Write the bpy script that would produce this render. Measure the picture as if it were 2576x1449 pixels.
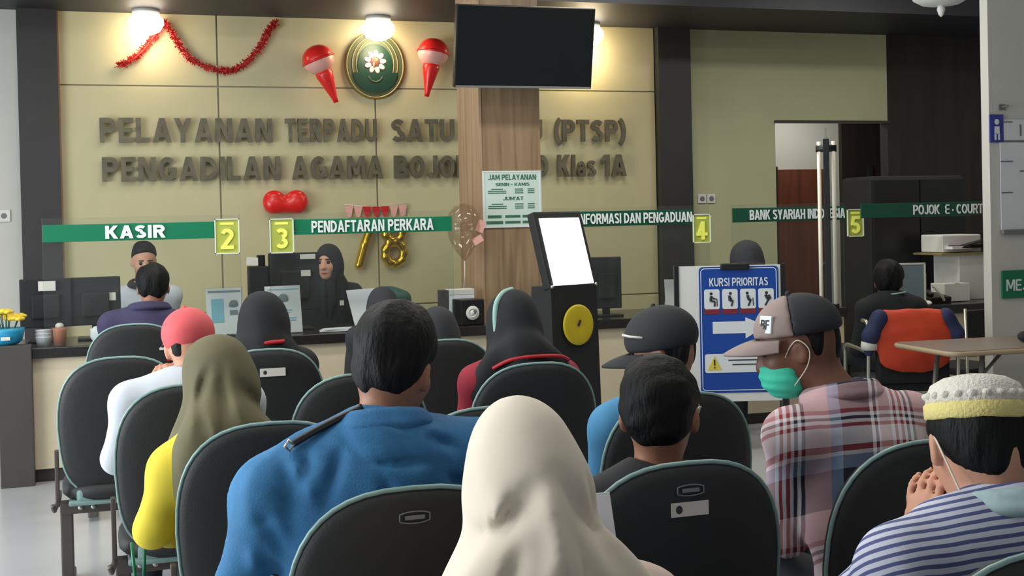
import bpy, bmesh, math, random
import numpy as np
from mathutils import Matrix, Vector
for o in list(bpy.data.objects): bpy.data.objects.remove(o)
SC = bpy.context.scene
COL = SC.collection
PI = math.pi
R_ = math.radians
random.seed(7)
RNG = np.random.RandomState(11)

# ------------------------------------------------------------------ camera
# room frame: X runs along the back wall, Y points at the back wall, Z up
cam = bpy.data.cameras.new('camera'); camo = bpy.data.objects.new('camera', cam); COL.objects.link(camo)
TH, PH, RO = R_(18), R_(.85), .022
fw = Vector((math.sin(TH)*math.cos(PH), math.cos(TH)*math.cos(PH), -math.sin(PH)))
r0 = Vector((math.cos(TH), -math.sin(TH), 0)); u0 = r0.cross(fw)
rr = r0*math.cos(RO) - u0*math.sin(RO); uu = u0*math.cos(RO) + r0*math.sin(RO)
camo.matrix_world = Matrix(((rr.x, uu.x, -fw.x, 0), (rr.y, uu.y, -fw.y, 0), (rr.z, uu.z, -fw.z, 1.5), (0, 0, 0, 1)))
cam.sensor_width = 36; cam.lens = 36*3100/2576; cam.shift_y = -129.5/2576; cam.clip_start = .05
SC.camera = camo

# ------------------------------------------------------------------ world, lights, exposure
SC.view_settings.view_transform = 'Standard'; SC.view_settings.look = 'None'
SC.view_settings.exposure = 0.0; SC.view_settings.gamma = 1.0
SC.view_settings.use_curve_mapping = False
W = bpy.data.worlds.new('world'); SC.world = W; W.use_nodes = True
W.node_tree.nodes['Background'].inputs[0].default_value = (.80, .90, 1, 1)
W.node_tree.nodes['Background'].inputs[1].default_value = .28

def area(name, loc, rot, sx, sy, power, col=(1, 1, 1)):
    l = bpy.data.lights.new(name, 'AREA'); l.shape = 'RECTANGLE'; l.size = sx; l.size_y = sy
    l.energy = power; l.color = col
    o = bpy.data.objects.new(name, l); COL.objects.link(o); o.location = loc; o.rotation_euler = rot
    return o
# daylight through the glazed entrance behind the camera and the windows of the left side
area('daylight_entrance', (0.2, -3.7, 1.5), (R_(90), 0, 0), 6.4, 2.4, 9, (.93, .97, 1))
area('daylight_left_window', (-3.8, 4.3, 1.5), (R_(90), 0, R_(-90)), 5.0, 2.2, 290, (.90, .97, 1))
LAMPS_AND_FILLS = [(-.5, 2.7, 20), (2.1, 2.7, 13), (-.5, 4.7, 18), (2.1, 4.7, 16), (.4, 6.6, 28), (3.3, 6.5, 30), (.9, 8.3, 8), (3.5, 8.3, 13), (5.9, 7.6, 26)]  # rear and far right entries are unseen fills added to brighten the wall
for x, y, pw in LAMPS_AND_FILLS:
    area('ceiling_and_fill_light', (x, y, 3.43), (0, 0, 0), 1.1, .28, pw, (1, .98, .90))

# ------------------------------------------------------------------ materials
def lin(c):
    f = lambda v: (v/255/12.92) if v/255 <= .04045 else ((v/255+.055)/1.055)**2.4
    return (f(c[0]), f(c[1]), f(c[2]), 1)
def mat(name, col, rough=.6, metal=0, var=.0, vscale=8, bump=0, bscale=60, emit=None, estr=0, spec=.5, stretch=None, col2=None, sheen=0):
    m = bpy.data.materials.new(name); m.use_nodes = True; nt = m.node_tree; N = nt.nodes; L = nt.links
    b = N['Principled BSDF']; b.inputs['Base Color'].default_value = lin(col)
    b.inputs['Roughness'].default_value = rough; b.inputs['Metallic'].default_value = metal
    b.inputs['Specular IOR Level'].default_value = spec
    if sheen: b.inputs['Sheen Weight'].default_value = sheen
    tc = N.new('ShaderNodeTexCoord'); mp = N.new('ShaderNodeMapping'); L.new(tc.outputs['Object'], mp.inputs[0])
    if stretch: mp.inputs['Scale'].default_value = stretch
    if var or col2:
        n = N.new('ShaderNodeTexNoise'); n.inputs['Scale'].default_value = vscale; n.inputs['Detail'].default_value = 5
        L.new(mp.outputs[0], n.inputs['Vector'])
        rp = N.new('ShaderNodeValToRGB'); c = lin(col)
        lo = lin(col2) if col2 else tuple(v*(1-var) for v in c[:3])+(1,)
        hi = c if col2 else tuple(min(1, v*(1+var)) for v in c[:3])+(1,)
        rp.color_ramp.elements[0].position = .3; rp.color_ramp.elements[1].position = .7
        rp.color_ramp.elements[0].color = lo; rp.color_ramp.elements[1].color = hi
        L.new(n.outputs['Fac'], rp.inputs[0]); L.new(rp.outputs[0], b.inputs['Base Color'])
    if bump:
        n2 = N.new('ShaderNodeTexNoise'); n2.inputs['Scale'].default_value = bscale; n2.inputs['Detail'].default_value = 3
        L.new(mp.outputs[0], n2.inputs['Vector'])
        bp = N.new('ShaderNodeBump'); bp.inputs['Strength'].default_value = bump; bp.inputs['Distance'].default_value = .01
        L.new(n2.outputs['Fac'], bp.inputs['Height']); L.new(bp.outputs[0], b.inputs['Normal'])
    if emit:
        b.inputs['Emission Color'].default_value = lin(emit); b.inputs['Emission Strength'].default_value = estr
    return m
def wood(name, a, b_, sx=9, sz=.5, rough=.45):
    m = mat(name, a, rough); nt = m.node_tree; N = nt.nodes; L = nt.links; b = N['Principled BSDF']
    tc = [n for n in N if n.type == 'TEX_COORD'][0]; mp = [n for n in N if n.type == 'MAPPING'][0]
    mp.inputs['Scale'].default_value = (sx, sx, sz)
    n = N.new('ShaderNodeTexNoise'); n.inputs['Scale'].default_value = 2.2; n.inputs['Detail'].default_value = 7; n.inputs['Distortion'].default_value = .6
    L.new(mp.outputs[0], n.inputs['Vector'])
    rp = N.new('ShaderNodeValToRGB'); e = rp.color_ramp.elements
    e[0].position = .32; e[0].color = lin(b_); e[1].position = .66; e[1].color = lin(a)
    L.new(n.outputs['Fac'], rp.inputs[0]); L.new(rp.outputs[0], b.inputs['Base Color'])
    return m
def clear(name, col=(235, 242, 240), alpha=.12, rough=.05, mixgloss=.06):
    m = bpy.data.materials.new(name); m.use_nodes = True; nt = m.node_tree; N = nt.nodes; L = nt.links
    for n in list(N):
        if n.type != 'OUTPUT_MATERIAL': N.remove(n)
    out = [n for n in N if n.type == 'OUTPUT_MATERIAL'][0]
    t = N.new('ShaderNodeBsdfTransparent'); t.inputs[0].default_value = tuple(1-(1-v)*.25 for v in lin(col)[:3])+(1,)
    d = N.new('ShaderNodeBsdfPrincipled'); d.inputs['Base Color'].default_value = lin(col); d.inputs['Roughness'].default_value = rough
    x = N.new('ShaderNodeMixShader'); x.inputs[0].default_value = alpha
    L.new(t.outputs[0], x.inputs[1]); L.new(d.outputs[0], x.inputs[2])
    g = N.new('ShaderNodeBsdfGlossy'); g.inputs['Roughness'].default_value = rough
    y = N.new('ShaderNodeMixShader'); y.inputs[0].default_value = mixgloss
    L.new(x.outputs[0], y.inputs[1]); L.new(g.outputs[0], y.inputs[2]); L.new(y.outputs[0], out.inputs[0])
    return m
def bands(name, fx, stops_x, fz=0, stops_z=None, rough=.8, mixf=.5, yk=0, skew=0):
    """woven stripes in object space: colour bands over x (and over z, mixed)"""
    m = mat(name, (200, 200, 200), rough); nt = m.node_tree; N = nt.nodes; L = nt.links; b = N['Principled BSDF']
    tc = [n for n in N if n.type == 'TEX_COORD'][0]
    sp = N.new('ShaderNodeSeparateXYZ'); L.new(tc.outputs['Object'], sp.inputs[0])
    nz = N.new('ShaderNodeTexNoise'); nz.inputs['Scale'].default_value = 7; L.new(tc.outputs['Object'], nz.inputs[0])
    def ramp(axis, f, stops, k=0):
        a = N.new('ShaderNodeMath'); a.operation = 'MULTIPLY_ADD'; L.new(nz.outputs['Fac'], a.inputs[0]); a.inputs[1].default_value = .012
        L.new(sp.outputs[axis], a.inputs[2]); src = a.outputs[0]
        if k:
            c = N.new('ShaderNodeMath'); c.operation = 'MULTIPLY_ADD'; L.new(sp.outputs['Y'], c.inputs[0]); c.inputs[1].default_value = k
            L.new(src, c.inputs[2]); src = c.outputs[0]
        d = N.new('ShaderNodeMath'); d.operation = 'MULTIPLY'; L.new(src, d.inputs[0]); d.inputs[1].default_value = f
        e = N.new('ShaderNodeMath'); e.operation = 'FRACT'; L.new(d.outputs[0], e.inputs[0])
        r = N.new('ShaderNodeValToRGB'); r.color_ramp.interpolation = 'CONSTANT'
        el = r.color_ramp.elements
        while len(el) < len(stops): el.new(.5)
        for q, (p, c) in enumerate(stops): el[q].position = p; el[q].color = lin(c)
        L.new(e.outputs[0], r.inputs[0]); return r.outputs[0]
    o1 = ramp('X', fx, stops_x, skew) if stops_x else None
    if stops_z:
        o2 = ramp('Z', fz, stops_z, yk)
        if o1 is not None:
            mx = N.new('ShaderNodeMixRGB'); mx.inputs[0].default_value = mixf
            L.new(o1, mx.inputs[1]); L.new(o2, mx.inputs[2]); o1 = mx.outputs[0]
        else: o1 = o2
    L.new(o1, b.inputs['Base Color'])
    return m

M = {}
M['wall'] = mat('beige wall panel', (205, 196, 155), .38, var=.04, vscale=1.5, bump=.02, bscale=20)
M['wall_plain'] = mat('painted beige plaster', (190, 188, 150), .7, var=.04, vscale=2)
M['joint'] = mat('panel joint sealant', (176, 168, 148), .35)
M['greywall'] = mat('pale grey plaster', (205, 203, 196), .7, var=.03, vscale=2)
M['floor'] = mat('pale grey floor tile', (178, 179, 182), .22, var=.03, vscale=3)
M['pilaster'] = mat('charcoal pilaster', (52, 50, 50), .5, var=.08, vscale=4)
M['ceiling_dark'] = mat('dark soffit board', (46, 46, 52), .55, var=.05)
M['ceiling'] = mat('white ceiling', (225, 224, 220), .8)
M['wood'] = wood('walnut laminate', (160, 134, 104), (126, 101, 76))
M['wood_light'] = wood('pale walnut trim', (180, 150, 120), (152, 122, 96))
M['darkwood'] = wood('dark brown panelling', (52, 42, 38), (40, 32, 29), 6)
M['reddoor'] = wood('reddish brown door', (112, 62, 44), (92, 50, 36), 6)
M['counter_front'] = mat('cream counter front', (214, 200, 172), .5, var=.03)
M['counter_top'] = mat('black granite', (40, 38, 38), .22, var=.2, vscale=60)
M['post'] = mat('dark grey laminate', (66, 62, 60), .5, var=.06)
M['chair'] = mat('black upholstery', (34, 36, 36), .6, var=.08, vscale=30, bump=.12, bscale=220)
M['chair_rim'] = mat('grey green plastic rim', (134, 164, 160), .3)
M['chair_metal'] = mat('brown grey powder coat', (92, 84, 80), .42, .3)
M['bolt'] = mat('zinc bolt', (190, 188, 184), .35, .8)
M['emblem'] = mat('grey raised emblem', (120, 126, 128), .4, .3)
M['label'] = mat('white paper label', (214, 210, 200), .6)
M['ink'] = mat('dark print', (48, 52, 54), .7)
M['paper'] = mat('white paper', (222, 222, 226), .7)
M['black'] = mat('black plastic', (22, 23, 25), .4)
M['black_matte'] = mat('matte black', (26, 27, 29), .75)
M['screen_off'] = mat('switched off screen', (20, 24, 25), .22)
M['grey'] = mat('grey plastic', (120, 122, 124), .5)
M['white'] = mat('white plastic', (224, 223, 218), .45)
M['chrome'] = mat('brushed steel', (205, 200, 186), .28, .9)
M['cream_steel'] = mat('polished handle', (236, 228, 210), .35, 0)
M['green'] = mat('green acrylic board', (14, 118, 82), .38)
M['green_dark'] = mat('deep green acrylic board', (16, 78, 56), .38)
M['letter_white'] = mat('white acrylic letter', (232, 238, 236), .4)
M['letter'] = mat('brushed bronze grey letter', (112, 106, 88), .42, .3, var=.25, vscale=12)
M['yellowgreen'] = mat('yellow green number plate', (176, 184, 82), .4)
M['digit'] = mat('bright yellow digit', (236, 240, 108), .45, emit=(236, 240, 108), estr=.15)
M['acrylic'] = clear('clear acrylic', (225, 232, 228), .012, .04, .012)
M['glass'] = clear('clear door glass', (200, 215, 210), .01, .03, .02)
M['clear_balloon'] = clear('clear balloon film', (180, 150, 120), .08, .08, .05)
M['red'] = mat('glossy red foil', (226, 42, 38), .25)
M['redcloth'] = mat('red cloth', (196, 28, 36), .7)
M['tinsel'] = mat('red tinsel', (206, 66, 62), .3, .35)
M['pinkwhite'] = mat('pale pink foil', (236, 178, 168), .3)
M['gold'] = mat('gold foil', (214, 176, 52), .2, .9)
M['emb_gold'] = mat('dull gold enamel', (152, 140, 92), .4, .3)
M['emb_green'] = mat('dark green enamel', (28, 62, 50), .35)
M['emb_green2'] = mat('olive enamel', (84, 92, 68), .4)
M['emb_pink'] = mat('pale pink enamel', (226, 200, 190), .4)
M['emb_red'] = mat('maroon enamel', (112, 66, 62), .4)
M['blue'] = mat('blue sign print', (20, 70, 158), .4)
M['blue_deep'] = mat('violet blue sign', (58, 66, 150), .45)
M['sign_white'] = mat('white sign print', (226, 230, 232), .45)
M['red_band'] = mat('dark red print', (128, 40, 48), .5)
M['warn'] = mat('warning yellow', (226, 204, 70), .45)
M['disk'] = mat('mustard yellow disc', (200, 176, 30), .45)
M['screen_on'] = mat('lit white screen', (250, 250, 255), .3, emit=(255, 255, 255), estr=2.2)
M['bulb'] = mat('glowing lamp', (255, 245, 225), .4, emit=(255, 240, 215), estr=9)
M['panel_light'] = mat('ceiling light diffuser', (250, 248, 240), .4, emit=(255, 248, 235), estr=3)
M['teal'] = mat('teal plastic', (40, 92, 84), .5)
M['cyan'] = mat('cyan plastic box', (38, 148, 190), .4)
M['yellow_flower'] = mat('yellow petal', (240, 206, 66), .6)
M['orangebrown'] = mat('orange brown plastic', (176, 112, 82), .5)
M['orange'] = mat('orange red jacket', (206, 66, 34), .7, var=.08, vscale=6)
M['navy'] = mat('navy cloth', (38, 44, 84), .75)
M['table'] = mat('grey brown table laminate', (136, 122, 110), .4, var=.05)
M['table_edge'] = mat('pale table edging', (178, 156, 128), .5)
M['steel'] = mat('grey painted steel', (136, 136, 132), .4, .5)
M['pic'] = mat('blue green print', (118, 170, 188), .5)
M['picgrey'] = mat('grey green print', (108, 124, 128), .5)
M['greentext'] = mat('green print', (52, 110, 84), .6)
M['palegreen'] = mat('pale green paper', (206, 222, 214), .6)
# people
M['skin'] = mat('brown skin', (164, 114, 90), .5, var=.06, vscale=14, spec=.35)
M['skin_dark'] = mat('dark brown skin', (120, 82, 66), .5, var=.08, vscale=14, spec=.35)
M['skin_light'] = mat('light brown skin', (206, 152, 126), .5, var=.06, vscale=14, spec=.35)
M['hair'] = mat('black hair', (14, 13, 14), .62, var=.3, spec=.25, vscale=40, bump=.5, bscale=90, stretch=(1, 1, .3))
M['lip'] = mat('lip', (150, 82, 76), .5)
M['eye'] = mat('dark eye', (24, 20, 20), .25)
M['denim'] = mat('blue denim', (58, 128, 178), .78, col2=(32, 92, 142), vscale=9, bump=.15, bscale=260)
M['cream_cloth'] = mat('cream hijab cloth', (226, 212, 194), .9, var=.02, vscale=5, sheen=.2)
M['pinkcream'] = mat('pale pink blouse', (222, 196, 184), .8, var=.04)
M['olive'] = mat('olive hijab cloth', (104, 98, 72), .85, var=.08, vscale=6)
M['yellow'] = mat('yellow blouse', (226, 204, 58), .8, var=.05, vscale=6)
M['black_cloth'] = mat('black cloth', (27, 28, 32), .85, var=.15, vscale=8)
M['charcoal_cloth'] = mat('charcoal cloth', (44, 44, 48), .85, var=.1, vscale=8)
M['purple'] = mat('dark violet cloth', (58, 52, 84), .85, var=.1, vscale=6)
M['white_cloth'] = mat('white shirt cloth', (202, 208, 216), .8, var=.03, vscale=6)
M['blue_cloth'] = mat('sky blue sleeve', (74, 140, 186), .8, var=.08, vscale=8)
M['maroon'] = mat('crimson blouse', (150, 32, 52), .8, var=.06)
M['trousers'] = mat('dark trousers', (34, 36, 44), .85, var=.08)
M['pink_cap'] = mat('coral pink cap', (222, 92, 98), .75, var=.05, vscale=10)
M['cap_grey'] = mat('warm grey cap cloth', (150, 132, 126), .8, var=.05, vscale=20)
M['cap_black'] = mat('charcoal cap cloth', (40, 41, 45), .8, var=.08, vscale=12)
M['mask'] = mat('mint surgical mask', (64, 206, 172), .7, var=.04, vscale=10)
M['loop'] = mat('white elastic', (226, 214, 196), .7)
M['knit'] = mat('white crochet', (222, 216, 206), .85, bump=.5, bscale=160)
M['knit_yellow'] = mat('pale yellow crochet band', (230, 214, 138), .85, bump=.4, bscale=160)
M['teal_trim'] = mat('mint headband', (150, 186, 176), .6)
M['redstripe'] = mat('red piping', (186, 36, 44), .6)
WHT, NVY, PNK, RED_, BLU = (240, 234, 240), (26, 22, 46), (206, 168, 172), (160, 50, 58), (130, 150, 182)
M['plaid'] = bands('red navy white plaid', 3.2,
    [(0, PNK), (.10, WHT), (.13, RED_), (.16, WHT), (.19, RED_), (.22, WHT), (.25, NVY), (.28, WHT), (.31, NVY), (.34, PNK), (.56, BLU), (.66, NVY), (.92, WHT), (.95, NVY), (.98, WHT)],
    3.2, [(0, WHT), (.14, RED_), (.17, WHT), (.20, NVY), (.23, WHT), (.26, RED_), (.30, PNK), (.52, NVY), (.82, BLU), (.92, WHT), (.95, RED_)], mixf=.46, yk=.4, skew=-.5)
M['stripe'] = bands('blue and white striped shirt', 0, None, 60, [(0, (206, 208, 226)), (.56, (84, 92, 140))], yk=.55)
M['stripe_collar'] = mat('pale blue green collar', (176, 200, 204), .8, var=.1, vscale=60)

# ------------------------------------------------------------------ object helpers
def link(name, me, m=None, parent=None, smooth=False):
    if m is not None: me.materials.append(m)
    if smooth: me.shade_smooth()
    o = bpy.data.objects.new(name, me); COL.objects.link(o); o.parent = parent
    return o
def tag(o, label, cat=None, group=None, kind=None):
    if label: o['label'] = label
    if cat: o['category'] = cat
    if group: o['group'] = group
    if kind: o['kind'] = kind
    return o
def thing(name, label, cat, loc=(0, 0, 0), rz=0, group=None):
    o = bpy.data.objects.new(name, None); COL.objects.link(o); o.location = loc; o.rotation_euler = (0, 0, rz)
    o.empty_display_size = .1
    return tag(o, label, cat, group)
def copy_tree(o, parent=None):
    c = o.copy(); COL.objects.link(c); c.parent = parent
    for ch in list(o.children): copy_tree(ch, c)
    return c
class MB:
    """collects vertices and faces for one mesh"""
    def __init__(s): s.v = []; s.f = []
    def add(s, v, f):
        n = len(s.v); s.v += [tuple(p) for p in v]; s.f += [tuple(i+n for i in q) for q in f]; return s
    def box(s, c, d, rot=None, bev=0):
        x, y, z = d[0]/2, d[1]/2, d[2]/2
        if bev:
            b = min(bev, x*.9, y*.9, z*.9); bm = bmesh.new(); bmesh.ops.create_cube(bm, size=1)
            for q in bm.verts: q.co = Vector((q.co.x*d[0], q.co.y*d[1], q.co.z*d[2]))
            bmesh.ops.bevel(bm, geom=list(bm.edges), offset=b, segments=2, profile=.6, affect='EDGES')
            bm.verts.index_update()
            v = [q.co.copy() for q in bm.verts]; f = [[q.index for q in k.verts] for k in bm.faces]; bm.free()
        else:
            v = [Vector(p) for p in ((-x,-y,-z),(x,-y,-z),(x,y,-z),(-x,y,-z),(-x,-y,z),(x,-y,z),(x,y,z),(-x,y,z))]
            f = [(0,3,2,1),(4,5,6,7),(0,1,5,4),(1,2,6,5),(2,3,7,6),(3,0,4,7)]
        if rot is not None: v = [rot @ p for p in v]
        return s.add([p+Vector(c) for p in v], f)
    def tube(s, pts, r, n=8, cap=True, closed=False):
        pts = [Vector(p) for p in pts]; k = len(pts); v = []; f = []
        up = Vector((0, 0, 1)); prev = None
        for i, p in enumerate(pts):
            if closed: t = pts[(i+1) % k]-pts[i-1]
            else: t = pts[min(i+1, k-1)]-pts[max(i-1, 0)]
            t.normalize()
            if prev is None:
                a = t.cross(up if abs(t.z) < .95 else Vector((1, 0, 0))).normalized()
            else:
                a = (prev-t*prev.dot(t)).normalized()
            prev = a; b = t.cross(a); ri = r[i] if isinstance(r, (list, tuple)) else r
            v += [p+(a*math.cos(2*PI*j/n)+b*math.sin(2*PI*j/n))*ri for j in range(n)]
        for i in range(k if closed else k-1):
            for j in range(n):
                a0, a1 = i*n+j, i*n+(j+1) % n; b0, b1 = ((i+1) % k)*n+j, ((i+1) % k)*n+(j+1) % n
                f.append((a0, a1, b1, b0))
        if cap and not closed: f += [tuple(range(n))[::-1], tuple(range((k-1)*n, k*n))]
        return s.add(v, f)
    def lathe(s, prof, n=24, c=(0, 0, 0), rot=None, sx=1, sy=1):
        v = []; f = []
        for r, z in prof:
            for j in range(n):
                a = 2*PI*j/n; p = Vector((r*sx*math.cos(a), r*sy*math.sin(a), z))
                v.append((rot @ p if rot is not None else p)+Vector(c))
        k = len(prof)
        for i in range(k-1):
            for j in range(n): f.append((i*n+j, i*n+(j+1) % n, (i+1)*n+(j+1) % n, (i+1)*n+j))
        f += [tuple(range(n))[::-1], tuple(range((k-1)*n, k*n))]
        return s.add(v, f)
    def ball(s, c, r, n=16, m=10, rot=None):
        r = r if isinstance(r, (tuple, list)) else (r, r, r)
        v = []; f = []
        for i in range(m+1):
            t = PI*i/m
            for j in range(n):
                a = 2*PI*j/n; p = Vector((r[0]*math.sin(t)*math.cos(a), r[1]*math.sin(t)*math.sin(a), r[2]*math.cos(t)))
                v.append((rot @ p if rot is not None else p)+Vector(c))
        for i in range(m):
            for j in range(n): f.append((i*n+j, (i+1)*n+j, (i+1)*n+(j+1) % n, i*n+(j+1) % n))
        return s.add(v, f)
    def prism(s, poly, d, fn):
        """flat outline poly [(u, w)] given thickness d; fn maps (u, w, t) to a point"""
        n = len(poly); v = [fn(u, w, 0) for u, w in poly]+[fn(u, w, d) for u, w in poly]
        f = [tuple(range(n))[::-1], tuple(range(n, 2*n))]+[(i, (i+1) % n, n+(i+1) % n, n+i) for i in range(n)]
        return s.add(v, f)
    def build(s, name, m, parent=None, smooth=False):
        me = bpy.data.meshes.new(name); me.from_pydata([tuple(p) for p in s.v], [], s.f); me.update()
        bm = bmesh.new(); bm.from_mesh(me)
        bmesh.ops.remove_doubles(bm, verts=bm.verts, dist=1e-6)
        bmesh.ops.recalc_face_normals(bm, faces=bm.faces); bm.to_mesh(me); bm.free()
        return link(name, me, m, parent, smooth)
def box(name, c, d, m, parent=None, bev=0, rot=None): return MB().box(c, d, rot, bev).build(name, m, parent)
def struct(o, label=None): o['kind'] = 'structure'; 
def wall_map(Y): return lambda u, w, t: (u, Y-t, w)

# lettering: heavy sans capitals drawn from bars, slanted bars and curved ribbons
def glyph(ch, t):
    """polygons of one letter of height 1 with stroke width t, and its advance width"""
    h = t/2; out = []
    def bar(x0, y0, x1, y1): out.append([(x0, y0), (x1, y0), (x1, y1), (x0, y1)])
    def slant(x0, y0, x1, y1, k=1.):
        d = h*k*math.hypot(x1-x0, y1-y0)/max(abs(y1-y0), 1e-3)
        out.append([(x0-d, y0), (x0+d, y0), (x1+d, y1), (x1-d, y1)])
    def rib(p, k=1.):
        n = len(p); l = []; r = []
        for i in range(n):
            a, b = p[max(i-1, 0)], p[min(i+1, n-1)]; dx, dy = b[0]-a[0], b[1]-a[1]; q = math.hypot(dx, dy) or 1
            nx, ny = -dy/q*h*k, dx/q*h*k; l.append((p[i][0]+nx, p[i][1]+ny)); r.append((p[i][0]-nx, p[i][1]-ny))
        for i in range(n-1): out.append([r[i], r[i+1], l[i+1], l[i]])
    def arc(cx, cy, rx, ry, a0, a1, n=10): return [(cx+rx*math.cos(R_(a0+(a1-a0)*i/n)), cy+ry*math.sin(R_(a0+(a1-a0)*i/n))) for i in range(n+1)]
    def bowl(y0, y1, w): 
        r = (y1-y0-t)/2; cx = max(w-h-r, h+.02); rib([(h, y0+h)]+arc(cx, (y0+y1)/2, w-h-cx, r, -90, 90)+[(h, y1-h)])
    if ch == 'P': w = .70; bar(0, 0, t, 1); bowl(.38, 1, w)
    elif ch == 'R': w = .76; bar(0, 0, t, 1); bowl(.40, 1, w-.04); slant(.40, .46, w-h*1.1, 0)
    elif ch == 'B': w = .72; bar(0, 0, t, 1); bowl(.46, 1, w-.04); bowl(0, .54, w)
    elif ch == 'D': w = .76; bar(0, 0, t, 1); bowl(0, 1, w)
    elif ch == 'E': w = .64; bar(0, 0, t, 1); bar(0, 0, w, t*.9); bar(0, 1-t*.9, w, 1); bar(0, .5-t*.42, w*.93, .5+t*.42)
    elif ch == 'F': w = .62; bar(0, 0, t, 1); bar(0, 1-t*.9, w, 1); bar(0, .5-t*.42, w*.9, .5+t*.42)
    elif ch == 'L': w = .60; bar(0, 0, t, 1); bar(0, 0, w, t*.9)
    elif ch == 'T': w = .68; bar(w/2-h, 0, w/2+h, 1); bar(0, 1-t*.9, w, 1)
    elif ch == 'H': w = .74; bar(0, 0, t, 1); bar(w-t, 0, w, 1); bar(0, .5-h, w, .5+h)
    elif ch in 'Il': w = t; bar(0, 0, t, 1)
    elif ch == 'A': w = .84; slant(h*1.1, 0, w/2-h*.1, 1); slant(w-h*1.1, 0, w/2+h*.1, 1); bar(.22, .20, w-.22, .20+t*.85)
    elif ch == 'Y': w = .78; bar(w/2-h, 0, w/2+h, .46); slant(w/2, .40, h*1.15, 1); slant(w/2, .40, w-h*1.15, 1)
    elif ch == 'N': w = .76; bar(0, 0, t, 1); bar(w-t, 0, w, 1); slant(w-t*.75, 0, t*.75, 1, .9)
    elif ch == 'M': w = .90; bar(0, 0, t*.9, 1); bar(w-t*.9, 0, w, 1); slant(w/2, .18, t*.7, 1, .85); slant(w/2, .18, w-t*.7, 1, .85)
    elif ch == 'K': w = .78; bar(0, 0, t, 1); slant(t*.9, .40, w-h*1.3, 1); slant(w-h*1.2, 0, t*1.3, .62)
    elif ch == 'X': w = .76; slant(h*1.2, 0, w-h*1.2, 1); slant(w-h*1.2, 0, h*1.2, 1)
    elif ch == 'U': w = .76; r = w/2-h; rib([(h, 1)]+arc(w/2, h+r*.9, r, r*.9, 180, 360)+[(w-h, 1)])
    elif ch == 'J': w = .58; r = w/2-h; rib(arc(w/2, h+r*.9, r, r*.9, 195, 360)+[(w-h, 1)])
    elif ch == 'O': w = .82; rib(arc(w/2, .5, w/2-h, .5-h, 0, 360, 22))
    elif ch == 'C': w = .76; rib(arc(w/2+.02, .5, w/2-h, .5-h, 48, 312, 18))
    elif ch == 'G': w = .80; rib(arc(w/2, .5, w/2-h, .5-h, 45, 335, 18)); bar(w*.52, .40-t*.1, w, .40+t*.75); bar(w-t*.9, .12, w, .45)
    elif ch in 'Ss':
        w = .70; k = arc(w/2, .735, w/2-h, .265-h, 25, 270, 11)+arc(w/2, .265, w/2-h, .265-h, 90, -155, 11)[1:]; rib(k, .95)
    elif ch == 'a': w = .64; rib(arc(w/2-.02, .30, w/2-h, .30-h, 0, 360, 16)); bar(w-t, 0, w, .45); rib(arc(w/2, .45, w/2-h, .5-h, 0, 150, 9))
    elif ch == '(': w = .34; rib(arc(w+.25, .45, w+.25-h, .68, 122, 238, 10))
    elif ch == ')': w = .34; rib(arc(-.25, .45, w+.25-h, .68, -58, 58, 10))
    elif ch == '1': w = .46; bar(w-t, 0, w, 1); slant(.06, .70, w-h, 1)
    elif ch == '2': w = .62; rib(arc(w/2, .70, w/2-h, .30-h, 165, -35, 11)+[(h*1.2, h)]); bar(0, 0, w, t*.9)
    elif ch == '3': w = .62; rib(arc(w/2-.02, .735, w/2-h-.01, .265-h, 150, -80, 10)); rib(arc(w/2-.02, .275, w/2-h, .275-h, 82, -150, 11))
    elif ch == '4': w = .66; bar(w*.60-h, 0, w*.60+h, 1); bar(0, .22, w, .22+t*.9); slant(h, .26, w*.60, 1, .9)
    elif ch == '5': w = .62; bar(.08, 1-t*.9, w*.95, 1); slant(h, .48, .08+h, 1); rib(arc(w/2-.02, .32, w/2-h, .32-h, 125, -150, 12))
    elif ch == '.': w = t; bar(0, .32, t, .32+t)
    elif ch == '-': w = .42; bar(0, .5-h, w, .5+h)
    elif ch == "'": w = t; bar(0, .68, t, 1)
    else: w = .30
    if ch in 'as': out = [[(x*.82, y*.74) for x, y in p] for p in out]; w *= .82
    return out, w
def text_mesh(body, h, ext=.004, bold=0.0, width=None, spacing=1.0, name='lettering'):
    t = min(.25, .155+1.1*bold); x = 0; P = []
    for i, ch in enumerate(body):
        g, w = glyph(ch, t)
        if i: x += .09*spacing
        P += [[(u+x, v) for u, v in p] for p in g]; x += w
    k = (width/x) if width else h
    mb = MB()
    for ip, p in enumerate(P):
        e = ext*(1+.012*(ip % 9)); n = len(p); v = [(u*k, q*h, 0) for u, q in p]+[(u*k, q*h, e) for u, q in p]
        mb.add(v, [tuple(range(n, 2*n))]+[(i, (i+1) % n, n+(i+1) % n, n+i) for i in range(n)] if ext else [tuple(range(n))])
    me = bpy.data.meshes.new(name); me.from_pydata(mb.v, [], mb.f); me.update()
    return me, x*k
def place_text(body, origin, h, m, parent, xdir=(1, 0, 0), up=(0, 0, 1), ext=.004, bold=0.0, width=None, center=False, name='lettering', spacing=1.0):
    me, w = text_mesh(body, h, ext, bold, width, spacing, name)
    X = Vector(xdir).normalized(); U = Vector(up).normalized(); Nn = X.cross(U)
    mt = Matrix(((X.x, U.x, Nn.x, 0), (X.y, U.y, Nn.y, 0), (X.z, U.z, Nn.z, 0), (0, 0, 0, 1)))
    o = Vector(origin)
    if center: o = o-X*w/2-U*h/2
    me.transform(Matrix.Translation(o) @ mt)
    return link(name, me, m, parent)

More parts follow.
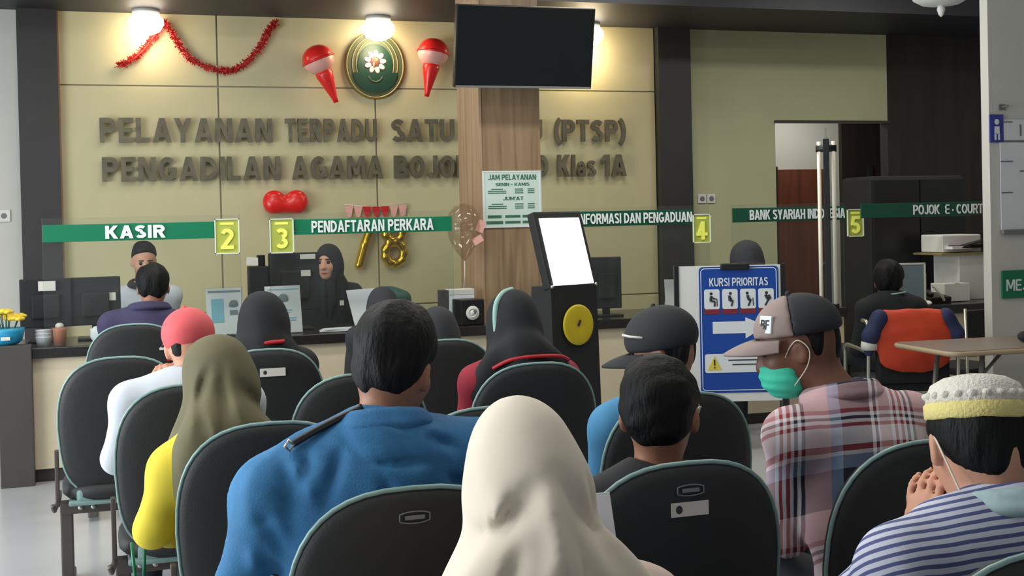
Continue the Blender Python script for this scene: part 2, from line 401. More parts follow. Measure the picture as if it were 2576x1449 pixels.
# ------------------------------------------------------------------ distance fields for bodies and cloth
def V3(p): return np.array(p, dtype=float)
def rotm(yaw=0, pitch=0, roll=0):
    """columns: right, forward, up.  yaw turns left, pitch nods down, roll tips to the right"""
    m = Matrix.Rotation(R_(yaw), 3, 'Z') @ Matrix.Rotation(R_(-pitch), 3, 'X') @ Matrix.Rotation(R_(roll), 3, 'Y')
    return np.array(m)
class Sdf:
    def __init__(s): s.p = []; s.post = []
    def _loc(s, c, Rm):
        def f(x, y, z):
            x = x-c[0]; y = y-c[1]; z = z-c[2]
            if Rm is None: return x, y, z
            return (Rm[0, 0]*x+Rm[1, 0]*y+Rm[2, 0]*z, Rm[0, 1]*x+Rm[1, 1]*y+Rm[2, 1]*z, Rm[0, 2]*x+Rm[1, 2]*y+Rm[2, 2]*z)
        return f
    def ell(s, c, r, Rm=None, k=.02, op='u'):
        c = V3(c); r = V3(r); L = s._loc(c, Rm)
        def fn(x, y, z):
            a, b, e = L(x, y, z)
            k0 = np.sqrt((a/r[0])**2+(b/r[1])**2+(e/r[2])**2)+1e-9
            k1 = np.sqrt((a/r[0]**2)**2+(b/r[1]**2)**2+(e/r[2]**2)**2)+1e-9
            return k0*(k0-1)/k1
        m = np.abs(Rm) @ r if Rm is not None else r
        s.p.append((fn, c-m, c+m, k, op)); return s
    def cap(s, a, b, ra, rb, k=.02, op='u'):
        a = V3(a); b = V3(b); ab = b-a; l2 = ab @ ab+1e-12
        def fn(x, y, z):
            t = np.clip(((x-a[0])*ab[0]+(y-a[1])*ab[1]+(z-a[2])*ab[2])/l2, 0, 1)
            return np.sqrt((x-a[0]-t*ab[0])**2+(y-a[1]-t*ab[1])**2+(z-a[2]-t*ab[2])**2)-(ra+t*(rb-ra))
        m = max(ra, rb)
        s.p.append((fn, np.minimum(a, b)-m, np.maximum(a, b)+m, k, op)); return s
    def torus(s, c, R, r, Rm=None, k=.02, sx=1., op='u'):
        c = V3(c); L = s._loc(c, Rm)
        def fn(x, y, z):
            a, b, e = L(x, y, z); return np.sqrt((np.sqrt((a*sx)**2+b**2)-R)**2+e**2)-r
        q = R*max(1, 1/sx)+r
        s.p.append((fn, c-q, c+q, k, op)); return s
    def cut(s, c, n, k=.004):
        """keep the side the normal points to"""
        c = V3(c); n = V3(n); n = n/np.linalg.norm(n)
        s.p.append((lambda x, y, z: -((x-c[0])*n[0]+(y-c[1])*n[1]+(z-c[2])*n[2]), None, None, k, 'i')); return s
    def disp(s, fn): s.p.append((fn, None, None, 0, 'd')); return s
    def mesh(s, name, h, m, parent, org=(0, 0, 0), smooth=1):
        u = [q for q in s.p if q[4] == 'u']
        lo = np.min([q[1] for q in u], 0)-.05; hi = np.max([q[2] for q in u], 0)+.05
        n = np.ceil((hi-lo)/h).astype(int)+1
        ax = [(lo[i]+h*np.arange(n[i])).astype(np.float32) for i in range(3)]
        D = np.full(n, .5, np.float32)
        for fn, a, b, k, op in s.p:
            if a is None: sl = tuple(slice(0, q) for q in n)
            else:
                i0 = np.maximum(np.floor((a-lo-k-.02)/h).astype(int)-2, 0); i1 = np.minimum(np.ceil((b-lo+k+.02)/h).astype(int)+3, n)
                if (i1 <= i0).any(): continue
                sl = tuple(slice(i0[i], i1[i]) for i in range(3))
            x = ax[0][sl[0]][:, None, None]; y = ax[1][sl[1]][None, :, None]; z = ax[2][sl[2]][None, None, :]
            d = fn(x, y, z); A = D[sl]
            if op == 'd': D[sl] = A+d*(np.abs(A) < .12); continue
            if op == 's': d = -d
            if op == 'u':
                t = np.clip(.5+.5*(d-A)/max(k, 1e-5), 0, 1); D[sl] = d*(1-t)+A*t-k*t*(1-t)
            else:
                t = np.clip(.5-.5*(d-A)/max(k, 1e-5), 0, 1); D[sl] = d*(1-t)+A*t+k*t*(1-t)
        D[0] = D[-1] = .5; D[:, 0] = D[:, -1] = .5; D[:, :, 0] = D[:, :, -1] = .5
        v, f = snet(D)
        for _ in range(smooth): v = relax(v, f)
        v = v*h+lo-V3(org)
        me = bpy.data.meshes.new(name)
        me.vertices.add(len(v)); me.vertices.foreach_set('co', v.astype(np.float32).ravel())
        me.loops.add(len(f)*4); me.loops.foreach_set('vertex_index', f.ravel().astype(np.int32))
        me.polygons.add(len(f)); me.polygons.foreach_set('loop_start', np.arange(0, len(f)*4, 4, dtype=np.int32))
        me.polygons.foreach_set('loop_total', np.full(len(f), 4, dtype=np.int32))
        me.update(calc_edges=True); me.validate()
        return link(name, me, m, parent, True)
def relax(v, f):
    acc = np.zeros_like(v); cnt = np.zeros(len(v))
    for i in range(4):
        a, b = f[:, i], f[:, (i+1) % 4]
        for q in range(3):
            acc[:, q] += np.bincount(a, v[b, q], len(v))+np.bincount(b, v[a, q], len(v))
        cnt += np.bincount(a, minlength=len(v))+np.bincount(b, minlength=len(v))
    return v*.45+.55*acc/np.maximum(cnt, 1)[:, None]
def snet(D):
    S = D < 0; n = np.array(D.shape)
    c = np.zeros(n-1, np.int8)
    for i in (0, 1):
        for j in (0, 1):
            for k in (0, 1): c += S[i:n[0]-1+i, j:n[1]-1+j, k:n[2]-1+k]
    act = (c > 0) & (c < 8); ids = np.argwhere(act); num = -np.ones(n-1, np.int64); num[act] = np.arange(len(ids))
    acc = np.zeros((len(ids), 3)); cnt = np.zeros(len(ids))
    for a in [(i, j, k) for i in (0, 1) for j in (0, 1) for k in (0, 1)]:
        for q in range(3):
            if a[q]: continue
            b = list(a); b[q] = 1
            da = D[ids[:, 0]+a[0], ids[:, 1]+a[1], ids[:, 2]+a[2]]; db = D[ids[:, 0]+b[0], ids[:, 1]+b[1], ids[:, 2]+b[2]]
            m = (da < 0) != (db < 0); t = (da/(da-db+1e-12))[m]
            p = np.tile(np.array(a, float), (m.sum(), 1)); p[:, q] = t
            acc[m] += p; cnt[m] += 1
    v = ids+acc/cnt[:, None]
    F = []
    for q in range(3):
        p, r = (q+1) % 3, (q+2) % 3
        sl0 = [slice(None)]*3; sl1 = [slice(None)]*3; sl0[q] = slice(0, n[q]-1); sl1[q] = slice(1, n[q])
        e = np.argwhere(S[tuple(sl0)] != S[tuple(sl1)])
        e = e[(e[:, p] > 0) & (e[:, r] > 0) & (e[:, p] < n[p]-1) & (e[:, r] < n[r]-1)]
        ins = S[e[:, 0], e[:, 1], e[:, 2]]
        def g(dp, dr):
            k = e.copy(); k[:, p] += dp; k[:, r] += dr; return num[k[:, 0], k[:, 1], k[:, 2]]
        Q = np.stack([g(-1, -1), g(0, -1), g(0, 0), g(-1, 0)], 1)
        Q[~ins] = Q[~ins][:, ::-1]
        F.append(Q)
    return v, np.concatenate(F)
def wrinkle(seed, amp, f=18., st=(1, 1, .5), ridge=True):
    r = np.random.RandomState(seed); ks = [(r.normal(size=3)*V3(st), r.rand()*6) for _ in range(4)]
    def fn(x, y, z):
        d = 0
        for i, (k, p) in enumerate(ks):
            k = k/np.linalg.norm(k)*f*(1+.45*i)
            ph = k[0]*x+k[1]*y+k[2]*z+p+.7*np.sin(9*x+7*z+p)
            d = d+(np.abs(np.sin(ph/2))-.5 if ridge else np.sin(ph))*amp/(1+.5*i)
        return d
    return fn
def pleats(c, seed, amp, n=7, z0=0, dz=.25):
    """folds that run down from the crown of a draped cloth and deepen on the way"""
    r = np.random.RandomState(seed); ph = r.rand(4)*6
    def fn(x, y, z):
        a = np.arctan2(x-c[0], -(y-c[1])); t = np.clip((z0-z)/dz, 0, 1)
        return amp*t*(np.sin(n*a+ph[0]+4*(z0-z))+.6*np.sin((n*1.7)*a+ph[1]-3*(z0-z))+.4*np.sin(3.1*a+ph[2]))
    return fn

def crease(segs, ycut, w=.012, depth=.012):
    """grooves (depth > 0) or ridges (depth < 0) along lines drawn on the rear of a garment: (x0, z0, x1, z1[, depth[, width]])"""
    def fn(x, y, z):
        d = 0
        for s in segs:
            a = V3((s[0], s[1])); b = V3((s[2], s[3])); ab = b-a; l2 = ab @ ab; dp = s[4] if len(s) > 4 else depth; ww = s[5] if len(s) > 5 else w
            t = np.clip(((x-a[0])*ab[0]+(z-a[1])*ab[1])/l2, 0, 1)
            q = (x-a[0]-t*ab[0])**2+(z-a[1]-t*ab[1])**2
            d = d+dp*np.exp(-q/(ww*ww))*np.sin(PI*(.06+.88*t))
        return d*np.clip((ycut-y)/.03, 0, 1)
    return fn

# ------------------------------------------------------------------ the setting
WY = 9.80
def S(o): o['kind'] = 'structure'; return o
S(box('floor', (3, 4.2, -.05), (14.4, 16.8, .1), M['floor']))
S(box('ceiling', (3, 2.6, 3.55), (14.4, 13.2, .1), M['ceiling']))
sof = S(box('ceiling_soffit', (3, 9.3, 3.30), (14.4, 1.2, .36), M['ceiling_dark']))
S(box('wall_left', (-4.15, 4.2, .2), (.1, 16.8, .6), M['greywall']))
S(box('wall_right', (9.6, 4.2, 1.75), (.1, 16.8, 3.7), M['greywall']))
wr = S(box('wall_rear', (-3.6, -4.1, 1.75), (1.0, .1, 3.7), M['greywall']))
box('wall_section', (6.6, -4.1, 1.75), (5.9, .1, 3.7), M['greywall'], wr)
box('lintel', (.2, -4.1, 3.1), (6.8, .1, 1.0), M['greywall'], wr)
wl = S(box('wall_left_upper', (-4.15, 4.2, 3.1), (.1, 16.8, 1.0), M['greywall']))
for y in (-3.5, .4, 6.2, 10.5): box('window_pier', (-4.15, y, 1.6), (.1, .5 if y < 10 else 4, 2.2), M['greywall'], wl)
wb = S(box('wall_back', (2.0, WY+.08, 1.6), (5.3, .12, 3.3), M['joint']))
JX = [-.35, .815, 2.05, 3.285, 4.52]; JZ = [(0.0, .815), (.825, 2.565), (2.575, 3.14)]
for i in range(4):
    for z0, z1 in JZ:
        g = .006
        box('panel', ((JX[i]+JX[i+1])/2, WY+.01, (z0+z1)/2), (JX[i+1]-JX[i]-g*2, .02, z1-z0), M['wall'], wb, bev=.003)
S(box('wall_back_left', (-2.4, WY+.06, 1.6), (3.6, .12, 3.3), M['greywall']))
wbr = S(box('wall_back_right', (5.26, WY+.06, 1.6), (.86, .12, 3.3), M['wall_plain']))
box('lintel', (6.28, WY+.06, 2.74), (1.18, .12, .86), M['wall_plain'], wbr)
S(box('wall_dark', (8.3, WY+.06, 1.6), (2.86, .12, 3.3), M['darkwood']))
S(box('trim_1', (-.487, WY-.03, 1.56), (.276, .10, 3.14), M['pilaster']))
box('edge', (-.343, WY-.005, 1.56), (.012, .05, 3.14), M['wood_light'], bpy.data.objects['trim_1'])
S(box('trim_2', (4.674, WY-.03, 1.56), (.304, .10, 3.14), M['pilaster']))
S(box('trim_3', (6.28, WY-.012, 2.315), (1.2, .03, .022), M['post']))
# corridor seen through the opening
wc = S(box('wall_corridor', (6.55, 11.56, 1.6), (1.8, .1, 3.3), M['greywall']))
S(box('wall_passage_shade', (8.3, 11.5, 1.6), (1.7, .1, 3.3), M['darkwood']))  # dark panel standing in for the unlit passage; shade is in its colour
box('door_frame', (7.78, 11.43, 1.0), (.05, .04, 2.0), M['black_matte'], bpy.data.objects['wall_passage_shade'])
box('notice', (7.62, 11.43, 1.66), (.09, .02, .05), M['label'], bpy.data.objects['wall_passage_shade'])
S(box('ceiling_corridor', (7.2, 10.8, 2.9), (4, 1.8, .1), M['ceiling']))
area('corridor_lamp_light', (6.7, 10.7, 2.8), (0, 0, 0), .6, .6, 14, (1, .98, .9))
d1 = S(box('door_1', (6.97, 11.48, .975), (.62, .05, 1.95), M['reddoor'], bev=.004))
box('door_frame', (6.645, 11.48, .99), (.04, .08, 1.98), M['darkwood'], d1)
MB().tube([(7.22, 11.45, .95), (7.22, 11.42, .95), (7.14, 11.42, .95)], .012).build('door_handle', M['chrome'], d1, True)
# walnut clad pillar
pl = S(box('pillar', (2.618, 8.325, 1.75), (.425, .54, 3.5), M['post']))
box('front_panel', (2.618, 8.058, 1.75), (.436, .016, 3.5), M['wood'], pl, bev=.003)
box('side_panel', (2.408, 8.325, 1.75), (.016, .54, 3.5), M['wood_light'], pl)
box('side_panel', (2.828, 8.325, 1.75), (.016, .54, 3.5), M['wood'], pl)
box('corner_trim', (2.403, 8.054, 1.75), (.022, .022, 3.5), M['wood_light'], pl, bev=.004)
# pale pillar at the right, behind the folding table
PR = Matrix.Rotation(R_(0), 3, 'Z')
pr = S(box('pillar_right', (5.40, 6.255, 1.75), (.64, .07, 3.5), M['greywall']))
box('baseboard', (5.40, 6.215, .06), (.65, .015, .12), M['post'], pr)

# ------------------------------------------------------------------ counters
def counter(name, label, x0, x1, y0=7.75, depth=.72, h=.80, end_left=False):
    t = thing(name, label, 'counter', ((x0+x1)/2, y0+depth/2, 0)); w = x1-x0
    box('counter_top', (0, 0, h-.032), (w+.02, depth+.04, .064), M['counter_top'], t, bev=.006)
    box('front_panel', (0, -depth/2+.03, (h-.064+.08)/2), (w-.01, .03, h-.064-.08), M['counter_front'], t)
    box('kick_plate', (0, -depth/2+.06, .04), (w-.01, .02, .08), M['post'], t)
    for s in (-1, 1): box('side_panel', (s*(w/2-.02), .02, (h-.07)/2), (.03, depth-.1, h-.07), M['counter_front'], t)
    if end_left: box('end_post', (-w/2+.092, -depth/2-.02, h/2+.012), (.185, .10, h+.024), M['post'], t, bev=.004)
    return t
counter('service_counter', 'long cream counter with black top under the green cashier board', -.645, 2.335, depth=.66, end_left=True)
counter('service_counter', 'cream counter with black top to the right of the walnut pillar', 2.86, 5.05)
counter('service_counter', 'dark topped counter in the gloomy corner left of the pale pillar', 5.35, 7.2, 7.35, .6, .82)

# ------------------------------------------------------------------ waiting chairs
ZT, ZB, ZC, HW = .98, .42, .70, .243
def outline(n=44):
    pts = []
    for i in range(n):
        a = 2*PI*i/n; c, s = math.cos(a), math.sin(a); e = 2/2.7 if s >= 0 else 2/3.6
        x = HW*math.copysign(abs(c)**e, c); z = ZC+((ZT-ZC) if s >= 0 else (ZC-ZB))*math.copysign(abs(s)**e, s)
        if s < 0: x *= 1-.07*(ZC-z)/(ZC-ZB)
        pts.append((x, z))
    return pts
OUT = outline()
def by(x, z): return -.22+(ZT-z)*.15+.38*x*x
def make_chair():
    t = thing('waiting_chair', 'x', 'chair')
    rings = [(0.02, -.024), (.35, -.024), (.7, -.023), (.9, -.019), (.97, -.012), (1, 0), (.985, .018), (.93, .034), (.7, .044), (.35, .046), (.02, .046)]
    v = []; f = []; n = len(OUT)
    for s, dy in rings:
        for x, z in OUT:
            X, Z = x*s, .70+(z-.70)*s; v.append((X, by(X, Z)+dy, Z))
    for i in range(len(rings)-1):
        for j in range(n): f.append((i*n+j, i*n+(j+1) % n, (i+1)*n+(j+1) % n, (i+1)*n+j))
    f += [tuple(range(n))[::-1], tuple(range((len(rings)-1)*n, len(rings)*n))]
    b = MB().add(v, f).build('backrest', M['chair'], t, True)
    MB().tube([(x*1.0, by(x, z)-.004, z) for x, z in OUT], .0052, 6, closed=True).build('edge_trim', M['chair_rim'], b, True)
    # seat pad with plastic pan
    v = []; f = []; k = 28; st = [(.6, .40), (.94, .405), (1, .42), (1, .445), (.95, .465), (.6, .472), (.02, .47)]
    for s, z in st:
        for i in range(k):
            a = 2*PI*i/k; c, q = math.cos(a), math.sin(a)
            v.append((.24*s*math.copysign(abs(c)**.6, c), .06+.24*s*math.copysign(abs(q)**.6, q), z))
    for i in range(len(st)-1):
        for j in range(k): f.append((i*k+j, i*k+(j+1) % k, (i+1)*k+(j+1) % k, (i+1)*k+j))
    f += [tuple(range(k))[::-1], tuple(range((len(st)-1)*k, len(st)*k))]
    se = MB().add(v, f).build('seat', M['chair'], t, True)
    MB().box((0, .05, .395), (.42, .42, .02), bev=.008).build('seat_pan', M['chair_rim'], se)
    MB().box((0, -.135, .425), (.36, .05, .05), bev=.015).build('lower_shell', M['chair_rim'], b)
    for s in (-1, 1):
        MB().box((s*.252, -.12, .50), (.016, .035, .22), bev=.004).box((s*.252, -.02, .395), (.016, .2, .03), bev=.004).build('arm_bracket', M['chair_metal'], t)
        MB().tube([(s*.252, -.13, .40), (s*.262, -.20, .385), (s*.266, -.235, .41)], .010, 8).build('lever', M['chair_metal'], t, True)
        MB().box((s*.225, .03, .18), (.05, .045, .34), bev=.006).box((s*.225, .03, .02), (.05, .46, .04), bev=.008).build('leg', M['chair_metal'], t)
    bm_ = MB().box((0, .03, .345), (.50, .06, .05), bev=.004).build('beam', M['chair_metal'], t)
    for x in (-.17, -.12): MB().ball((x, -.002, .345), (.011, .006, .011), 8, 6).build('bolt', M['bolt'], bm_, True)
    return t
def emblem(ch, x=0, z=.925):
    y = by(x, z)-.0235
    ring = [(x+.030*math.copysign(min(1, abs(math.cos(a))*1.25), math.cos(a)), y, z+.0115*math.sin(a)) for a in [2*PI*i/20 for i in range(20)]]
    e = MB().tube(ring, .0018, 5, closed=True).build('emblem', M['emblem'], ch, True)
    MB().box((x, y, z), (.040, .004, .009), bev=.0015).build('emblem_bar', M['emblem'], e)
def asset(ch, x=0, z=.885, w=.085, h=.030):
    y = by(x, z)-.0245
    a = box('asset_label', (x, y, z), (w, .003, h), M['label'], ch)
    MB().ball((x-w*.3, y-.0015, z), (.008, .001, .009), 10, 6).build('printed_crest', M['ink'], a, True)
chair0 = make_chair(); first = [True]
def chair(x, yrow, label, rz=0, group='black waiting chairs', dz=0):
    if first[0]: t = chair0; first[0] = False
    else: t = copy_tree(chair0)
    t.location = (x+.22*math.sin(-rz)*0, yrow+.22, dz); t.rotation_euler = (0, 0, rz); t['label'] = label; t['group'] = group
    return t
CH = {}
CH['G'] = chair(.02, 5.16, 'empty black waiting chair at far left, steel leg on the floor')
CH['bh'] = chair(.60, 5.16, 'black chair with white sticker behind the woman in black hijab'); asset(CH['bh'], .02, .885, .105, .034)
CH['s3'] = chair(1.36, 5.16, 'front row black chair holding the hunched woman in dark hijab')
CH['F'] = chair(.235, 4.16, 'black waiting chair of the man in the pink cap')
CH['2b'] = chair(.80, 4.16, 'empty black chair half hidden behind the denim jacketed man\'s head')
CH['C'] = chair(1.435, 4.16, 'black chair with pale rim in front of the touch screen kiosk')
CH['E'] = chair(.385, 3.25, 'black waiting chair of the woman in yellow blouse and olive hijab')
CH['H'] = chair(.985, 3.25, 'black chair right in front of the cream hijab woman\'s head')
CH['I'] = chair(1.57, 3.25, 'black chair of the man in black cap and sky blue sleeve')
CH['A'] = chair(.545, 2.34, 'near black chair with oval emblem behind the denim jacket'); emblem(CH['A'])
CH['B'] = chair(1.135, 2.34, 'black chair with oval emblem and white crest sticker, dark haired man seated'); emblem(CH['B']); asset(CH['B'])
CH['J'] = chair(1.745, 2.34, 'black chair behind the man in plaid shirt')
CH['K'] = chair(1.36, 1.52, 'nearest black chair in the bottom right corner')
CH['W'] = chair(.60, 1.42, 'black chair under the woman in cream hijab')
CH['P'] = chair(.10, 6.60, 'dark visitor chair at the cashier counter behind the violet jacket', dz=.02); asset(CH['P'], .16, .86, .08, .04)
CH['V'] = chair(1.50, 6.62, 'black visitor chair before the registration desk')
CH['Y'] = chair(3.93, 6.85, 'black visitor chair behind the blue priority seat board')

# ------------------------------------------------------------------ lettering on the back wall
def wall_line(words, z, h, label, bold=.055):
    t = thing('wall_lettering', label, 'lettering', (words[0][1], WY, z))
    for body, x0, x1 in words:
        # letters of one word get widths in proportion to the font, fitted between x0 and x1
        ws = []
        for ch in body:
            me, w = text_mesh(ch, h, 0, bold); ws.append(w); bpy.data.meshes.remove(me)
        gap = h*.10; k = (x1-x0-gap*(len(body)-1))/sum(ws); x = x0
        for ch, w in zip(body, ws):
            o = place_text(ch, (x-words[0][1], -.006-.03, 0), h, M['letter'], t, ext=.03, bold=bold, width=w*k, name='letter')
            x += w*k+gap
wall_line([('PELAYANAN', -.065, 1.215), ('TERPADU', 1.315, 2.045), ('SATU', 2.165, 2.69), ('PINTU', 2.80, 3.45), ('(PTSP)', 3.56, 4.21)], 2.135, .185,
          'upper line of raised bronze letters reading PELAYANAN TERPADU SATU PINTU')
wall_line([('PENGADILAN', -.055, 1.27), ('AGAMA', 1.36, 2.09), ('BOJONEGORO', 2.18, 3.50), ('Klas', 3.585, 3.93), ('1A', 3.98, 4.21)], 1.84, .185,
          'lower line of raised bronze letters reading PENGADILAN AGAMA BOJONEGORO')

# ------------------------------------------------------------------ court crest, garland, balloons
t = thing('court_crest', 'oval green and gold court crest high on the beige wall', 'emblem', (2.05, WY, 2.755))
def oval(rx, rz, y0, y1, m, name, cz=0, parent=t, n=40):
    return MB().prism([(rx*math.cos(2*PI*i/n), cz+rz*math.sin(2*PI*i/n)) for i in range(n)], y1-y0, lambda u, w, q: (u, -y0-q, w)).build(name, m, parent)
oval(.247, .275, 0, .02, M['emb_gold'], 'outer_plate')
oval(.222, .250, .02, .026, M['emb_green2'], 'olive_field')
for k, (rx, rz) in enumerate(((.232, .262), (.186, .222), (.155, .195))):
    MB().tube([(rx*math.cos(a), -.028, rz*math.sin(a)+.004*k) for a in [2*PI*i/44 for i in range(44)]], .008 if k == 0 else .005, 6, closed=True).build('rim_ring', M['emb_gold'], t, True)
oval(.142, .175, .026, .032, M['emb_green'], 'shield', cz=-.005)
lw = MB().prism([(.18*math.cos(a), -.06+.16*math.sin(a)) for a in [PI+PI*i/24 for i in range(25)]], .006, lambda u, w, q: (u, -.030-q, w)).build('lower_field', M['emb_green'], t)
for k in range(9):
    a = 2*PI*k/9+PI/2-.1; rot = Matrix.Rotation(-(a-PI/2), 3, 'Y')
    MB().ball((.062*math.cos(a), -.036, .025+.066*math.sin(a)), (.021, .006, .030), 10, 6, rot).build('petal', M['emb_pink'], t, True)
MB().ball((0, -.037, .025), (.042, .008, .044), 16, 8).build('flower_centre', M['emb_red'], t, True)
MB().ball((.012, -.044, .04), (.014, .004, .016), 8, 6).build('gold_figure', M['emb_gold'], t, True)
MB().ball((-.014, -.044, .0), (.010, .004, .022), 8, 6).build('gold_figure', M['emb_gold'], t, True)
MB().tube([(.055*math.cos(a), -.037, -.085+.05*math.sin(a)) for a in [PI+.15+(PI-.3)*i/14 for i in range(15)]], .006, 6).build('scroll', M['emb_green2'], t, True)
for x in (-.07, -.03, .035, .075): MB().ball((x, -.03, .25-abs(x)*.25), (.013, .01, .018), 8, 6).build('crown_bead', M['pinkwhite'], t, True)

def resample(pts, n):
    P = [Vector(p) for p in pts]; out = []
    for i in range(len(P)-1):
        p0, p1, p2, p3 = P[max(i-1, 0)], P[i], P[i+1], P[min(i+2, len(P)-1)]
        for q in range(n):
            u = q/n; out.append(.5*((2*p1)+(p2-p0)*u+(2*p0-5*p1+4*p2-p3)*u*u+(3*p1-p0-3*p2+p3)*u**3))
    return out+[P[-1]]
g1 = resample([(.089, 0, 2.715), (.22, 0, 2.79), (.33, 0, 2.92), (.43, 0, 3.05)], 8)+resample([(.43, 0, 3.05), (.52, 0, 2.90), (.63, 0, 2.76), (.84, 0, 2.69), (.98, 0, 2.72), (1.13, 0, 2.86), (1.20, 0, 3.00), (1.265, 0, 3.07)], 8)
t = thing('tinsel_garland', 'red tinsel garland swagged across the upper left wall', 'garland', (.43, WY-.04, 3.05))
o0 = Vector((.43, 0, 3.05)); MB().tube([p-o0 for p in g1], .013, 6).build('cord', M['tinsel'], t, True)
tin = MB(); r = random.Random(3)
for i in range(len(g1)-1):
    for q in range(26):
        c = g1[i].lerp(g1[i+1], r.random())-o0; d = Vector((r.uniform(-1, 1), r.uniform(-1, .2), r.uniform(-1, 1))).normalized()*r.uniform(.022, .042)
        w = d.cross(Vector((r.uniform(-1, 1), r.uniform(-1, 1), .3))).normalized()*.0035
        tin.add([c-w, c+w, c+d+w, c+d-w], [(0, 1, 2, 3)])
tag(tin.build('tinsel', M['tinsel'], t), None, kind='stuff')

def shaker(label, c, rz):
    t = thing('torch_balloon', label, 'balloon', c); t.rotation_euler = (0, rz, 0)
    prof = lambda z0, z1, n: [(.125*math.sqrt(max(0, 1-z*z)), .118*z) for z in [z0+(z1-z0)*i/n for i in range(n+1)]]
    MB().lathe([(r_+.001, z) for r_, z in prof(.02, 1, 10)], 24).build('red_cap', M['red'], t, True)
    MB().lathe(prof(-.93, .02, 10), 24).build('pale_globe', M['pinkwhite'], t, True)
    MB().lathe([(.066, -.09), (.07, -.13), (.052, -.20), (.036, -.27), (.022, -.33), (.020, -.36)], 16).build('tail', M['red'], t, True)
    MB().tube([(.127*math.cos(a), .127*math.sin(a), .0) for a in [2*PI*i/28 for i in range(28)]], .010, 6, closed=True).build('band', M['red'], t, True)
shaker('red and white torch shaped balloon left of the crest', (1.575, WY-.14, 2.775), R_(-22))
shaker('red and white torch shaped balloon right of the crest', (2.505, WY-.14, 2.85), R_(10))
q = Sdf(); q.ell((-.085, 0, .01), (.09, .06, .085), k=.03); q.ell((.085, 0, .01), (.09, .06, .085), k=.03); q.cap((-.1, 0, -.03), (.1, 0, -.03), .055, .055, k=.04)
hb = q.mesh('lip_balloon', .008, M['red'], None, smooth=3); hb.location = (1.302, WY-.07, 1.665); tag(hb, 'plump red double lobed foil balloon above number three', 'balloon')
def foil(name, label, strokes, c):
    q = Sdf()
    for a, b in strokes: q.cap((a[0], 0, a[1]), (b[0], 0, b[1]), .036, .036, k=.012)
    o = q.mesh(name, .007, M['gold'], None, smooth=2); o.location = c; tag(o, label, 'balloon')
foil('number_balloon', 'gold foil digit seven balloon on the wall behind the desk', [((-.09, .2), (.09, .2)), ((.09, .2), (.02, .02)), ((.02, .02), (-.03, -.15))], (1.905, WY-.06, 1.30))
foil('number_balloon', 'gold foil digit eight balloon on the wall behind the desk', [((.07*math.cos(2*PI*i/9), .14+.075*math.sin(2*PI*i/9)), (.07*math.cos(2*PI*(i+1)/9), .14+.075*math.sin(2*PI*(i+1)/9))) for i in range(9)] +
     [((.078*math.cos(2*PI*i/9), -.03+.09*math.sin(2*PI*i/9)), (.078*math.cos(2*PI*(i+1)/9), -.03+.09*math.sin(2*PI*(i+1)/9))) for i in range(9)], (2.165, WY-.06, 1.27))
t = thing('paper_bunting', 'red and white paper bunting peeping over the registration board', 'bunting', (2.03, WY-.03, 1.60))
for k in range(7):
    x = -.22+k*.073
    MB().prism([(x-.034, .03-.012*math.cos((k-3)*.5)), (x+.034, .03-.012*math.cos((k-3)*.5)), (x+.02, -.05), (x, -.07), (x-.02, -.05)], .004, lambda u, w, q: (u, -q, w)).build('pennant', M['pinkwhite'] if k in (0, 1, 5, 6) else M['redcloth'], t)
MB().tube([(-.26, 0, .04), (0, 0, .015), (.26, 0, .04)], .003, 6).build('string', M['white'], t, True)
t = thing('clear_balloon', 'clear balloon with a silver ribbon beside the walnut pillar', 'balloon', (2.255, 7.98, 1.42))
MB().lathe([(.004, -.20), (.018, -.185), (.055, -.14), (.10, -.06), (.118, .03), (.105, .11), (.065, .165), (.01, .185)], 20).build('film', M['clear_balloon'], t, True)
MB().box((.10, -.06, .03), (.05, .02, .08), Matrix.Rotation(.4, 3, 'Y')).box((.07, -.08, -.06), (.07, .02, .045), Matrix.Rotation(-.5, 3, 'Y')).build('ribbon', M['pinkwhite'], t)
MB().tube([(0, 0, -.2), (.004, .02, -.3), (0, .04, -.385)], .003, 6).build('string', M['white'], t, True)

# ------------------------------------------------------------------ wall lamps
def downlight(x, label, power):
    t = thing('wall_lamp', label, 'lamp', (x, WY-.17, 3.12), group='warm lamps along the top of the wall')
    MB().lathe([(.10, -.0), (.10, -.035), (.085, -.04)], 20).build('lamp_base', M['white'], t, True)
    MB().lathe([(.09, -.03), (.125, -.07), (.13, -.11), (.10, -.16), (.05, -.185), (.005, -.19)], 20).build('bulb', M['bulb'], t, True)
    l = bpy.data.lights.new('wall_lamp_light', 'POINT'); l.energy = power; l.color = (1, .80, .5); l.shadow_soft_size = .08
    o = bpy.data.objects.new('wall_lamp_light', l); COL.objects.link(o); o.parent = t; o.location = (0, -.02, -.25)
downlight(.287, 'glowing lamp above the left swag of the tinsel garland', 4)
downlight(2.054, 'glowing lamp directly above the green court crest', 5.5)
downlight(3.84, 'glowing lamp hidden behind the hanging television', 9)
t = thing('ceiling_dome_lamp', 'pale dome lamp with pointed finial at the top right', 'lamp', (3.87, 5.07, 2.50))
MB().lathe([(.004, -.065), (.012, -.055), (.02, -.03), (.016, -.012), (.05, -.005)], 16).build('finial', M['white'], t, True)
MB().lathe([(.03, -.012), (.09, -.004), (.13, .02), (.15, .06), (.155, .10), (.03, .13)], 28).build('dome', M['white'], t, True)
MB().tube([(0, 0, .12), (0, 0, 1.0)], .012, 8).build('rod', M['grey'], t, True)

